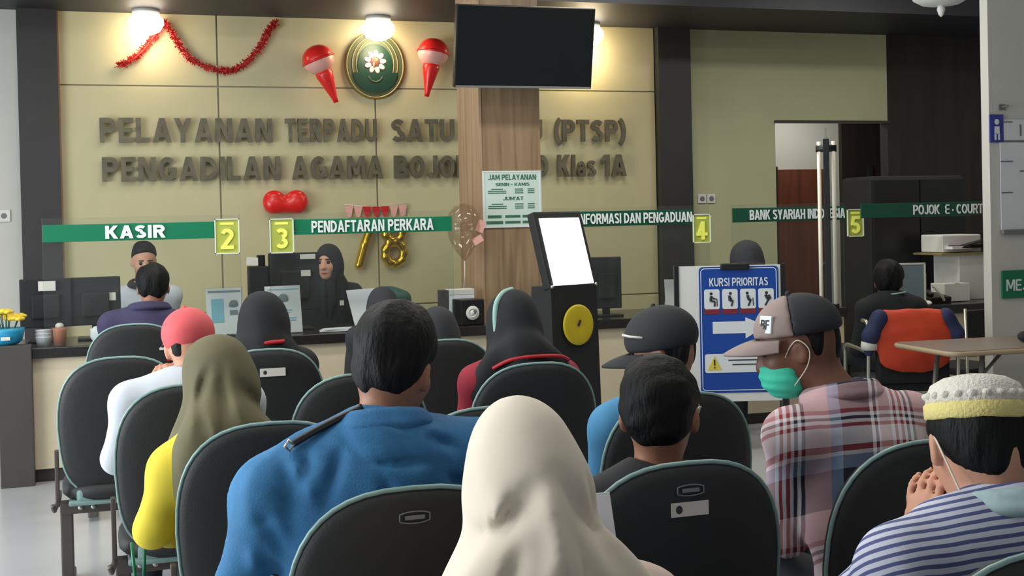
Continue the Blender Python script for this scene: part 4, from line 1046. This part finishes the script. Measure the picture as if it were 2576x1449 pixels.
def person(label, loc, NB, HC, hrot=(0, 0, 0), sw=.175, tyaw=0, arms=None, h=.009, skin='skin', top='black_cloth', fold=(1, .006, 20),
           hair='short', hijab=None, hs=1.0, seat=.46, legs=True, collar=None, face=False, bulk=0., trousers='trousers', hair_kw=None, sleeves=None, rzl=0, fine=None,
           hijab_kw=None, collar_r=.072, creases=None, so=0., shd=(0, 0)):
    x0, y0 = loc; hip = V3((x0, y0, seat+.11)); NB = V3(NB); HC = V3(HC); Rh = rotm(*hrot); org = (x0, y0, 0)
    t = thing('person', label, 'person', org)
    axx = np.array([math.cos(R_(tyaw)), math.sin(R_(tyaw)), 0]); az = unit(NB-hip); axx = unit(axx-az*(axx @ az)); ay = np.cross(az, axx); Rt_ = np.stack([axx, ay, az], 1)
    SHC = NB-az*.05
    SL, SR = SHC-axx*sw+np.array([0, 0, -.02-shd[0]]), SHC+axx*sw+np.array([0, 0, -.02-shd[1]])
    fwd = np.array([-math.sin(R_(rzl)), math.cos(R_(rzl)), 0]); rgt = np.array([fwd[1], -fwd[0], 0])
    if arms is None: arms = {}
    dl = (SL+np.array([-.03, .06, -.26]), hip+fwd*.30-rgt*.08+np.array([0, 0, .06]))
    dr = (SR+np.array([.03, .06, -.26]), hip+fwd*.30+rgt*.08+np.array([0, 0, .06]))
    L = arms.get('L', dl); Rr = arms.get('R', dr)
    HP = lambda p: HC+Rh @ (V3(p)*hs)
    hv = lambda v: Rh @ V3(v)
    def torso(S, o, pelvis=True):
        S.ell(hip, (.155+o+bulk, .115+o+bulk, .11+o), Rt_, k=.05)
        S.ell(lerp(hip, NB, .42), (sw*.80+o+bulk, .098+o+bulk, .17+o), Rt_, k=.06)
        S.ell(lerp(hip, NB, .72), (sw*.92+o, .10+o, .14+o), Rt_, k=.06)
        for s in (SL, SR): S.cap(NB-az*.02, s, .052+o, .052+o, k=.05)
    def arm(S, o, A, sh, wrist=True, k=.03):
        S.cap(sh, A[0], .050+o, .041+o, k=k)
        if wrist: S.cap(A[0], A[1], .040+o, .028+o*.8, k=k*.6)
    def legf(S, o):
        for s in (-1, 1):
            a = hip+rgt*s*.085+np.array([0, 0, -.02]); kn = hip+rgt*s*.12+fwd*.43+np.array([0, 0, -.03]); an = hip+rgt*s*.12+fwd*.45; an[2] = .10
            S.cap(a, kn, .078+o, .055+o, k=.03); S.cap(kn, an, .052+o, .036+o, k=.02)
            if o == 0: S.cap((an[0], an[1], .05), (an+fwd*.13)*np.array([1, 1, 0])+np.array([0, 0, .035]), .034, .03, k=.02)
    # body: one continuous surface with head, neck, arms, hands and legs
    B = Sdf(); torso(B, -.014); arm(B, -.009, (L[0], L[1]), SL); arm(B, -.009, (Rr[0], Rr[1]), SR)
    for A in (L, Rr): B.cap(lerp(A[0], A[1], .8), A[1], .030, .028, k=.02)
    if legs: legf(B, 0)
    B.cap(NB-az*.04, HP((0, -.022, -.055)), .058, .052, k=.03)
    B.ell(HP((0, -.012, .030)), V3((.076, .096, .089))*hs, Rh, k=.03)
    B.ell(HP((0, -.045, -.012)), V3((.064, .055, .066))*hs, Rh, k=.03)
    B.ell(HP((0, .028, -.038)), V3((.061, .068, .082))*hs, Rh, k=.03)
    B.ell(HP((0, .062, -.093)), V3((.028, .026, .022))*hs, Rh, k=.03)
    for s in (-1, 1):
        B.ell(HP((s*.036, .058, -.030)), V3((.026, .028, .026))*hs, Rh, k=.02)
        B.ell(HP((s*.032, .100, .008)), V3((.019, .016, .013))*hs, Rh, k=.012, op='s')
        B.ell(HP((s*.077, -.008, -.014)), V3((.011, .021, .032))*hs, Rh @ rotm(s*20), k=.008)
        B.ell(HP((s*.088, -.002, -.012)), V3((.008, .012, .019))*hs, Rh @ rotm(s*20), k=.004, op='s')
    B.cap(HP((0, .088, .012)), HP((0, .107, -.030)), .009*hs, .0135*hs, k=.012)
    for s in (-1, 1): B.ell(HP((s*.012, .100, -.034)), V3((.009, .009, .007))*hs, Rh, k=.006)
    B.ell(HP((0, .090, -.066)), V3((.023, .011, .010))*hs, Rh, k=.008)
    for side, A in (('L', L), ('R', Rr)):
        if len(A) > 2: hd, hn, cu = A[2]
        else: hd, hn, cu = A[1]-V3(A[0]), (0, 0, -1), .45
        hand(B, A[1], hd, hn, -1 if (side == 'L') == (len(A) <= 3) else 1, cu)
    B.mesh('body', fine or h, M[skin], t, org)
    for s in (-1, 1):
        e = HP((s*.031, .079, .008)); MB().ball(tuple(e-V3(org)), .0125*hs, 10, 8).build('eye', M['eye'], t, True)
        if face:
            a = [HP((s*x_, .090-.25*abs(x_-.03), .030-.08*abs(x_-.03))) for x_ in (.014, .024, .034, .046)]
            MB().tube([tuple(q-V3(org)) for q in a], .004, 6).build('eyebrow', M['hair'], t, True)
    if face: MB().tube([tuple(HP((x_, .100-.2*abs(x_), -.066))-V3(org)) for x_ in (-.022, -.01, 0, .01, .022)], [.002, .0055, .006, .0055, .002], 8).build('lips', M['lip'], t, True)
    # clothes
    Sh = Sdf(); torso(Sh, .018+so); 
    if sleeves != 'short': arm(Sh, .013, (L[0], lerp(L[0], L[1], .93)), SL, True, .04); arm(Sh, .013, (Rr[0], lerp(Rr[0], Rr[1], .93)), SR, True, .04)
    else: arm(Sh, .014, (lerp(SL, L[0], .75),), SL, False); arm(Sh, .014, (lerp(SR, Rr[0], .75),), SR, False)
    if fold: Sh.disp(wrinkle(*fold))
    if creases: Sh.disp(crease(*creases))
    Sh.ell(HP((0, 0, 0))*.35+NB*.65+np.array([0, 0, .03]), (.060, .062, .06), None, k=.01, op='s')
    Sh.mesh('top', h, M[top], t, org, smooth=2)
    if legs:
        T = Sdf(); T.ell(hip, (.165+bulk, .125+bulk, .115), None, k=.05); legf(T, .014); T.cut((0, 0, .10), (0, 0, 1)); T.disp(wrinkle(5, .005, 22)); T.mesh('trousers', .014, M[trousers], t, org)
        for s in (-1, 1):
            an = hip+rgt*s*.12+fwd*.45
            q = Sdf(); q.cap((an[0], an[1]-.02, .05), (an[0]+fwd[0]*.15, an[1]+fwd[1]*.15, .04), .045, .038, k=.02); q.cut((0, 0, .004), (0, 0, 1)); q.cut((0, 0, .11), (0, 0, -1)); q.mesh('shoe', .012, M['black'], t, org)
    if collar:
        q = Sdf(); c = lerp(NB, HC, .18)+np.array([0, -.004, .0]); q.torus(c, collar_r, .017, rotm(tyaw, 14), k=.01, sx=.92); q.torus(c+np.array([0, -.004, -.014]), collar_r+.012, .014, rotm(tyaw, 10), k=.012, sx=.92); q.mesh('collar', .007, M[collar], t, org, smooth=2)
    if hair == 'short':
        kw = dict(top=0., nape=-.006, vol=0., seed=3, cutn=(0, -.66, .75), cy=0); kw.update(hair_kw or {}); vo = kw['vol']
        q = Sdf(); q.ell(HP((0, -.014, .036+kw['top']*.5)), V3((.083+vo, .104+vo, .093+kw['top']+vo*.5))*hs, Rh, k=.02)
        q.ell(HP((0, -.048, -.015)), V3((.069+vo*.5, .056+vo*.5, .072))*hs, Rh, k=.03)
        q.disp(wrinkle(kw['seed'], kw.get('rough', .006), 70, (1, 1, .6)))
        q.cut(HP((0, kw['cy'], kw['nape'])), hv(kw['cutn']), k=.012)
        for s in (-1, 1): q.ell(HP((s*.082, .004, -.022)), V3((.02, .026, .036))*hs, Rh, k=.008, op='s')
        q.mesh('hair', min(h, .008), M['hair'], t, org, smooth=3)
    if hijab:
        kw = dict(m=hijab, drape=.20, back=.17, w=1., seed=1, amp=.010, n=7, cr=None, face=True, sh=.85, band=None, neck=.085); kw.update(hijab_kw or {})
        q = Sdf(); q.ell(HP((0, -.016, .022)), V3((.092*kw['w'], .116, .108))*hs, Rh, k=.03); q.ell(HP((0, -.03, -.05)), V3((.084*kw['w'], .095, .085))*hs, Rh, k=.05)
        q.cap(HP((0, -.02, -.05)), NB+np.array([0, .01, -.01]), kw['neck'], kw['neck']+.015, k=.06)
        for s in (SL, SR): q.cap(NB, lerp(NB, s, kw['sh'])+np.array([0, 0, -.015]), .082, .062, k=.06)
        q.ell(NB+np.array([0, -.055, -.10]), (.15*kw['drape']/.20, .07, kw['back']), None, k=.06); q.ell(NB+np.array([0, .075, -.10]), (.14, .06, .17), None, k=.06)
        q.disp(pleats((HC[0], HC[1]+.01), kw['seed'], kw['amp'], kw['n'], HC[2]+.02, .22))
        q.disp(wrinkle(kw['seed']+20, .0025, 30, (1, 1, .3)))
        if kw['cr']: q.disp(crease(*kw['cr']))
        if kw['face']: q.ell(HP((0, .098, -.022)), V3((.058, .058, .084))*hs, Rh, k=.012, op='s')
        q.mesh('hijab', h, M[kw['m']], t, org, smooth=2)
    return t, HP, Rh, V3(org)
def ball_cap(t, HP, Rh, org, crown, visor, rear=None, hs=1., tilt=0, h=.007, btn=None, zb=.03):
    Rc = Rh @ rotm(0, tilt); HQ = lambda p: HP((0, 0, 0))+Rc @ (V3(p)*hs)
    def dome():
        q = Sdf(); q.ell(HQ((0, -.012, .040)), V3((.092, .112, .090))*hs, Rc, k=.01); q.cut(HQ((0, 0, zb)), Rc @ V3((0, -.10, 1)), k=.004); return q
    if rear:
        q = dome(); q.cut(HQ((0, -.003, 0)), Rc @ V3((0, 1, .05)), k=.002); q.mesh('cap_front', h, M[crown], t, org)
        q = dome(); q.cut(HQ((0, -.003, 0)), Rc @ V3((0, -1, -.05)), k=.002); q.mesh('cap_rear', h, M[rear], t, org)
    else: dome().mesh('cap_crown', h, M[crown], t, org)
    v = []; f = []; nu, nr = 17, 7
    for lay in (0, -.005):
        for i in range(nu):
            u = -1+2*i/(nu-1); ph = u*R_(66)
            for j in range(nr):
                r_ = j/(nr-1); ln = .088*math.cos(u*1.25)**.7 if abs(u) < .999 else .01
                v.append(HQ((.091*math.sin(ph)*(1+.05*r_), -.012+.110*math.cos(ph)+ln*r_, zb+.008-.016*r_*r_-.020*u*u*(.4+.6*r_)+lay))-org)
    for i in range(nu-1):
        for j in range(nr-1):
            a = i*nr+j; f.append((a, a+1, a+nr+1, a+nr)); o = nu*nr; f.append((o+a, o+a+nr, o+a+nr+1, o+a+1))
    edge = [i*nr+nr-1 for i in range(nu)]; inner = [i*nr for i in range(nu)]; o = nu*nr
    for i in range(nu-1):
        f.append((edge[i], o+edge[i], o+edge[i+1], edge[i+1])); f.append((inner[i], inner[i+1], o+inner[i+1], o+inner[i]))
    MB().add([tuple(p) for p in v], f).build('visor', M[visor], t, True)
    MB().ball(tuple(HQ((0, -.012, .131))-org), .008, 8, 6).build('cap_button', M[btn or crown], t, True)
    return HQ, Rc

A_ = np.array
# woman in cream hijab, nearest, reading a paper
t, HP, Rh, og = person('woman in cream hijab seen from behind, nearest in the centre', (.60, 1.66), (.592, 1.735, .955), (.59, 1.80, 1.095), (4, 26, 0), sw=.165,
    arms={'L': (A_([.40, 1.84, .70]), A_([.55, 2.06, .76])), 'R': (A_([.79, 1.84, .71]), A_([.80, 2.03, .86]), ((.1, .6, .6), (0, 1, -.4), .5))},
    h=.0075, skin='skin_light', top='pinkcream', hair=None, hijab='cream_cloth', hs=.98, hijab_kw=dict(w=.9, amp=.004, n=5, seed=6, drape=.24, back=.20, sh=1.1, neck=.088,
    cr=([(0.585, 1.13, 0.495, 1.03, 0.0120, 0.0135), (0.605, 1.13, 0.695, 0.98, 0.0188, 0.0150), (0.583, 1.12, 0.59, 0.94, -0.0188, 0.0180), (0.525, 1.11, 0.5, 1.05, -0.0116, 0.0135), (0.54, 1.04, 0.495, 0.94, 0.0159, 0.0120), (0.62, 1.07, 0.64, 0.94, 0.0130, 0.0112), (0.575, 1.03, 0.545, 0.93, -0.0116, 0.0120), (0.5, 1.15, 0.478, 1.06, 0.0087, 0.0090), (0.66, 1.13, 0.678, 1.04, 0.0087, 0.0090)], 1.78)))
o = thing('paper_sheet', 'white paper held by the woman in cream hijab', 'paper', (.83, 2.12, .90))
MB().prism([(-.06, -.10), (.05, -.10), (.05, .08), (-.06, .08)], .002, lambda u, w, q: (u, q+w*.35, w)).build('sheet', M['paper'], o)
# man in denim jacket
t, HP, Rh, og = person('man in blue denim jacket with thick black hair, seen from behind', (.53, 2.53), (.515, 2.525, 1.065), (.573, 2.60, 1.185), (-34, 10, 6), sw=.215, shd=(.035, .01), tyaw=-3,
    arms={'L': (A_([.235, 2.56, .76]), A_([.36, 2.80, .62])), 'R': (A_([.80, 2.60, .78]), A_([.68, 2.82, .66]))}, h=.0075, skin='skin', top='denim', fold=(4, .016, 24, (1, 1, .45)),
    creases=([(0.422, 1.08, 0.476, 1.02, 0.0125, 0.0080), (0.476, 1.02, 0.6, 1.01, 0.0150, 0.0070), (0.366, 1.04, 0.345, 0.97, 0.0200, 0.0120), (0.429, 1.05, 0.395, 0.95, 0.0175, 0.0120), (0.335, 1.03, 0.375, 0.93, -0.0150, 0.0140), (0.311, 1.02, 0.34, 0.927, 0.0150, 0.0120), (0.301, 0.982, 0.331, 0.9, 0.0150, 0.0120), (0.261, 0.931, 0.313, 0.839, 0.0125, 0.0120), (0.253, 0.9, 0.292, 0.92, 0.0100, 0.0090), (0.245, 0.861, 0.258, 0.8, -0.0125, 0.0120), (0.5, 0.99, 0.52, 0.93, 0.0125, 0.0120), (0.6, 1.06, 0.68, 1.02, 0.0125, 0.0100), (0.64, 0.98, 0.7, 0.94, 0.0150, 0.0100)], 2.56),
    bulk=.02, so=.012, collar='denim', hair_kw=dict(top=.012, nape=.004, vol=.007, seed=8, rough=.006), collar_r=.078)
MB().tube([tuple(V3(p)-og) for p in resample([(.48, 2.492, 1.120), (.43, 2.492, 1.100), (.38, 2.492, 1.078), (.335, 2.497, 1.054)], 5)], .008, 8).build('bag_strap', M['black'], t, True)
MB().tube([tuple(V3(p)-og) for p in ((.337, 2.49, 1.055), (.327, 2.485, 1.065), (.320, 2.49, 1.052), (.330, 2.495, 1.042))], .004, 6, closed=True).build('strap_ring', M['chrome'], t, True)
# dark haired man in the next chair
t, HP, Rh, og = person('man with short dark hair and glasses sunk low in his chair', (1.14, 2.54), (1.165, 2.56, .885), (1.19, 2.59, 1.045), (-32, 6, 0), sw=.165, h=.0075, skin='skin', top='charcoal_cloth', hair_kw=dict(top=.002, nape=-.016, vol=.006, seed=5), hs=1.04)
MB().tube([tuple(HP(p)-og) for p in ((.082, -.02, .008), (.084, .03, .012), (.082, .085, .010))], .0025, 6).tube([tuple(HP(p)-og) for p in ((-.082, -.02, .008), (-.084, .03, .012), (-.082, .085, .010))], .0025, 6).tube([tuple(HP((.05+.030*math.cos(a), .098-.012*math.cos(a), .006+.022*math.sin(a)))-og) for a in [2*PI*i/16 for i in range(16)]], .0022, 5, closed=True).tube([tuple(HP((-.05+.030*math.cos(a), .098+.012*math.cos(a), .006+.022*math.sin(a)))-og) for a in [2*PI*i/16 for i in range(16)]], .0022, 5, closed=True).tube([tuple(HP((x_, .100, .008))-og) for x_ in (-.022, 0, .022)], .002, 5).tube([tuple(HP(p)-og) for p in ((.082, .085, .010), (.079, .088, .008))], .002, 5).tube([tuple(HP(p)-og) for p in ((-.082, .085, .010), (-.079, .09, .008))], .002, 5).build('glasses', M['chrome'], t, True)
# man in plaid shirt with mask
t, HP, Rh, og = person('man in plaid shirt, grey and black cap and mint face mask', (1.76, 2.56), (1.735, 2.655, 1.03), (1.645, 2.745, 1.163), (57, 18, 0), sw=.205, tyaw=14,
    arms={'L': (A_([1.575, 2.70, .70]), A_([1.66, 2.95, .60])), 'R': (A_([1.99, 2.72, .74]), A_([1.86, 2.98, .62]))}, h=.0075, skin='skin_dark', top='plaid', fold=(9, .007, 22), collar='plaid', bulk=.015,
    hair_kw=dict(vol=-.004, nape=-.02, cutn=(0, -.98, .2), cy=-.03), face=True, collar_r=.076)
HQ, Rc = ball_cap(t, HP, Rh, og, 'cap_grey', 'cap_grey', 'cap_black', tilt=-4, btn='cap_black')
n_ = Rc @ unit((-.75, .80, .34)); up = Rc @ V3((0, -.2, 1)); up = unit(up-n_*(up @ n_)); xd = np.cross(up, n_)
pc = HQ((-.060, .056, .072)); mt = Matrix(((xd[0], up[0], n_[0]), (xd[1], up[1], n_[1]), (xd[2], up[2], n_[2])))
pt = MB().box(tuple(pc-og), (.046, .044, .008), mt, bev=.002).build('cap_patch', M['sign_white'], t)
place_text('BF', tuple(pc-og+n_*.0042), .024, M['ink'], pt, xdir=xd, up=up, ext=.001, bold=.02, center=True, width=.032)
q = Sdf(); q.ell(HP((0, .046, -.060)), (.068, .072, .064), Rh, k=.01); q.cut(HP((0, .028, 0)), Rh @ V3((0, 1, -.12)), k=.006); q.cut(HP((0, 0, -.015)), Rh @ V3((0, -.1, -1)), k=.004)
q.disp(lambda x, y, z: .0022*np.sin(z*260)); mk = q.mesh('face_mask', .006, M['mask'], t, og, smooth=1)
for s in (-1, 1):
    MB().tube([tuple(HP(p)-og) for p in resample([(s*.060, .040, -.024), (s*.076, .015, .005), (s*.088, -.012, .018), (s*.092, -.030, -.012), (s*.084, -.012, -.05), (s*.066, .034, -.088)], 4)], .0015, 6).build('ear_loop', M['loop'], mk, True)
# man in crochet skullcap and striped shirt, hand at his cheek
t, HP, Rh, og = person('man in striped shirt and crochet skullcap, hand against his cheek', (1.46, 1.73), (1.452, 1.735, .985), (1.452, 1.825, 1.085), (-20, 20, 0), sw=.225,
    arms={'L': (A_([1.25, 1.98, .74]), A_([1.392, 1.90, .885]), ((.14, .14, .9), (.8, .3, -.1), .5)), 'R': (A_([1.72, 1.86, .74]), A_([1.60, 2.08, .72]))}, h=.0075, fine=.006, skin='skin_light', top='stripe', fold=(12, .006, 22),
    collar='stripe_collar', bulk=.02, hair_kw=dict(vol=.004, nape=-.014, top=-.022), sleeves=None, collar_r=.080)
Rk = Rh @ rotm(0, -8); HK = lambda p: HP((0, 0, 0))+Rk @ V3(p)
kc = HK((0, -.014, .050)); lf = Matrix(((Rk[0, 0], Rk[0, 1], Rk[0, 2]), (Rk[1, 0], Rk[1, 1], Rk[1, 2]), (Rk[2, 0], Rk[2, 1], Rk[2, 2])))
kp = MB().lathe([(.090, -.012), (.094, -.008), (.0945, .014), (.090, .018)], 36, tuple(kc-og), lf, .93, 1.13).build('skullcap_band', M['knit_yellow'], t, True)
MB().lathe([(.091, .012), (.089, .030), (.079, .050), (.056, .062), (.03, .067), (.004, .068)], 36, tuple(kc-og), lf, .93, 1.13).build('skullcap_crown', M['knit'], t, True)
for k in range(22):
    a = 2*PI*k/22; p = HK((.0805*math.cos(a), -.014+.098*math.sin(a), .050+.030)); MB().ball(tuple(p-og), (.009, .009, .007), 8, 6).build('crochet_scallop', M['knit'], kp, True)
MB().tube([tuple(HP(p)-og) for p in resample([(-.080, -.02, .012), (-.078, -.055, -.03), (-.060, -.07, -.10)], 5)], .002, 6).build('mask_loop', M['loop'], t, True)
# woman in olive hijab and yellow blouse
t, HP, Rh, og = person('woman in olive hijab and bright yellow blouse leaning left', (.35, 3.44), (.275, 3.46, .935), (.272, 3.55, 1.062), (22, 20, -6), shd=(0, .07), sw=.148,
    arms={'L': (A_([.085, 3.46, .68]), A_([.21, 3.70, .60]))}, h=.008, skin='skin', top='yellow', fold=(15, .006, 22), hair=None, hijab='olive', hijab_kw=dict(seed=9, amp=.008, n=6, drape=.20, back=.17, sh=.75, cr=([(.247, 1.12, .195, .99, .014, .012), (.278, 1.12, .273, .93, .016, .014), (.315, 1.08, .40, .96, .012, .014), (.233, 1.012, .257, .90, -.014, .014), (.215, 1.10, .185, .93, -.010, .012), (.30, 1.05, .33, .93, -.012, .014)], 3.56)), trousers='trousers')
# man in black cap
t, HP, Rh, og = person('man in black baseball cap turned left, sky blue sleeve showing', (1.58, 3.45), (1.60, 3.42, .925), (1.615, 3.50, 1.08), (52, 18, 0), sw=.19, tyaw=5,
    arms={'L': (A_([1.405, 3.46, .71]), A_([1.52, 3.70, .62]))}, h=.009, skin='skin', top='blue_cloth', fold=(17, .006, 22), hair_kw=dict(vol=.002, nape=-.02, cutn=(0, -.98, .2), cy=-.012))
HQ, Rc = ball_cap(t, HP, Rh, og, 'cap_black', 'cap_black', h=.008, tilt=-4, zb=.004, hs=1.06)
MB().tube([tuple(HQ(p)-og) for p in ((-.088, .02, .05), (-.074, .06, .062), (-.05, .086, .07))], .004, 6).build('cap_piping', M['label'], t, True)
# man in pink cap, hand to his face
t, HP, Rh, og = person('man in coral pink cap and white shirt with hand raised to face', (.22, 4.36), (.235, 4.365, .965), (.252, 4.45, 1.082), (-8, 20, -8), sw=.19,
    arms={'L': (A_([.0, 4.36, .72]), A_([.115, 4.45, .90]), ((.30, .10, .8), (.7, .6, .2), .6))}, h=.009, fine=.0075, skin='skin_light', top='white_cloth', fold=(19, .006, 20), hair_kw=dict(vol=-.006, nape=-.02, cutn=(0, -.98, .2), cy=-.055), bulk=.01)
ball_cap(t, HP, Rh, og, 'pink_cap', 'pink_cap', h=.008, tilt=-8, zb=-.006)
# woman with pale headband on black hijab
t, HP, Rh, og = person('woman in black hijab with pale headband and red piping before the kiosk', (1.435, 4.36), (1.432, 4.36, .965), (1.437, 4.45, 1.098), (8, 14, 0), sw=.165, h=.009, top='maroon', hair=None, hijab='black_cloth', hijab_kw=dict(seed=13, amp=.010, drape=.24, back=.2, sh=1.0, w=1.05))
MB().tube([tuple(HP(p)-og) for p in resample([(-.092, -.05, -.05), (-.091, -.055, .02), (-.077, -.055, .075), (-.042, -.05, .112), (.0, -.045, .125)], 5)], .011, 8).build('headband', M['teal_trim'], t, True)
MB().tube([tuple(V3(p)-og) for p in resample([(1.305, 4.275, .955), (1.36, 4.245, .985), (1.44, 4.235, .995), (1.55, 4.245, .99), (1.60, 4.28, .97)], 5)], .008, 6).build('red_piping', M['redstripe'], t, True)
# woman in black hijab, front row
t, HP, Rh, og = person('woman in black hijab with a red stripe in the front row', (.60, 5.36), (.605, 5.37, .955), (.617, 5.43, 1.078), (0, 10, 0), sw=.17, h=.010, top='black_cloth', hair=None, hijab='black_cloth', hijab_kw=dict(seed=15, amp=.005, drape=.22, sh=1.0, w=1.1, neck=.10))
MB().tube([tuple(V3(p)-og) for p in resample([(.575, 5.262, .99), (.62, 5.255, .998), (.685, 5.262, 1.0)], 5)], .010, 6).build('red_stripe', M['redstripe'], t, True)
# hunched woman, front row
t, HP, Rh, og = person('hunched woman in dark hijab half hidden behind the denim man\'s head', (1.37, 5.36), (1.385, 5.39, .86), (1.405, 5.46, .975), (-6, 16, 0), sw=.165, h=.011, top='black_cloth', hair=None, hijab='charcoal_cloth', hijab_kw=dict(seed=16, drape=.22, sh=1.0))
# visitors at the counters
t, HP, Rh, og = person('visitor in dark hijab bending over the registration counter', (1.50, 6.86), (1.50, 7.00, .90), (1.495, 7.08, .985), (0, 30, 0), sw=.17, h=.012, top='charcoal_cloth', hair=None, hijab='charcoal_cloth', hijab_kw=dict(seed=18, drape=.2))
t, HP, Rh, og = person('dark haired visitor in violet hooded jacket at the cashier counter', (.16, 6.82), (.175, 6.88, 1.045), (.207, 6.95, 1.172), (0, 8, 0), sw=.185, h=.010, seat=.48, top='purple', fold=(22, .007, 18), bulk=.03, hair_kw=dict(vol=.008, nape=-.02), collar='purple', collar_r=.085)
t, HP, Rh, og = person('visitor in dark hijab whose head shows above the priority board', (3.93, 7.06), (3.925, 7.10, 1.07), (3.93, 7.17, 1.195), (0, 8, 0), sw=.17, h=.012, seat=.50, top='charcoal_cloth', hair=None, hijab='charcoal_cloth', hijab_kw=dict(seed=23, w=1.15))
t, HP, Rh, og = person('person in black clothes at the gloomy corner, back turned', (4.78, 6.78), (4.785, 6.82, .93), (4.80, 6.87, 1.035), (-30, 8, 0), sw=.19, h=.012, top='black_cloth', hair_kw=dict(vol=.012, nape=-.03, top=.005), hs=1.05, skin='skin_dark')
MB().tube([tuple(V3(p)-og) for p in resample([(4.72, 6.76, .955), (4.78, 6.735, .965), (4.84, 6.745, .97)], 4)], .006, 6).build('green_neckline', M['teal_trim'], t, True)
# clerks behind the counter
t, HP, Rh, og = person('male cashier clerk facing the hall behind the violet visitor', (.20, 8.80), (.195, 8.77, 1.085), (.205, 8.71, 1.265), (186, 16, 0), sw=.19, tyaw=180, rzl=180, h=.010, skin='skin_light', seat=.50, top='white_cloth', hair_kw=dict(vol=.003, nape=.022, top=.006), face=True, collar='charcoal_cloth')
t, HP, Rh, og = person('woman clerk in black hijab facing left behind the registration desk', (1.46, 8.80), (1.46, 8.76, 1.06), (1.452, 8.69, 1.22), (150, 6, 0), sw=.175, tyaw=170, rzl=180, h=.009, skin='skin_light', seat=.50, top='black_cloth', hair=None, hijab='black_cloth', face=True, hijab_kw=dict(seed=31, drape=.18, sh=.7))
o_ = V3((1.53, 8.615, .93)); MB().box(tuple(o_-og), (.03, .01, .035), bev=.003).build('badge', M['label'], t)

# drawstring bag beside the woman in yellow
t = thing('drawstring_bag', 'bag with bright green cords hanging beside the yellow blouse', 'bag', (.05, 3.52, .30))
q = Sdf(); q.ell((0, 0, .04), (.09, .07, .12), k=.03); q.cap((0, 0, .12), (0, 0, .17), .045, .02, k=.03); q.disp(wrinkle(40, .008, 40)); q.mesh('bag_body', .009, M['teal'], t)
for x in (-.012, .010): MB().tube([(x*.4, 0, .16), (x, -.01, .24), (x*1.6, -.015, .34)], .005, 6).build('cord', M['green'], t, True)
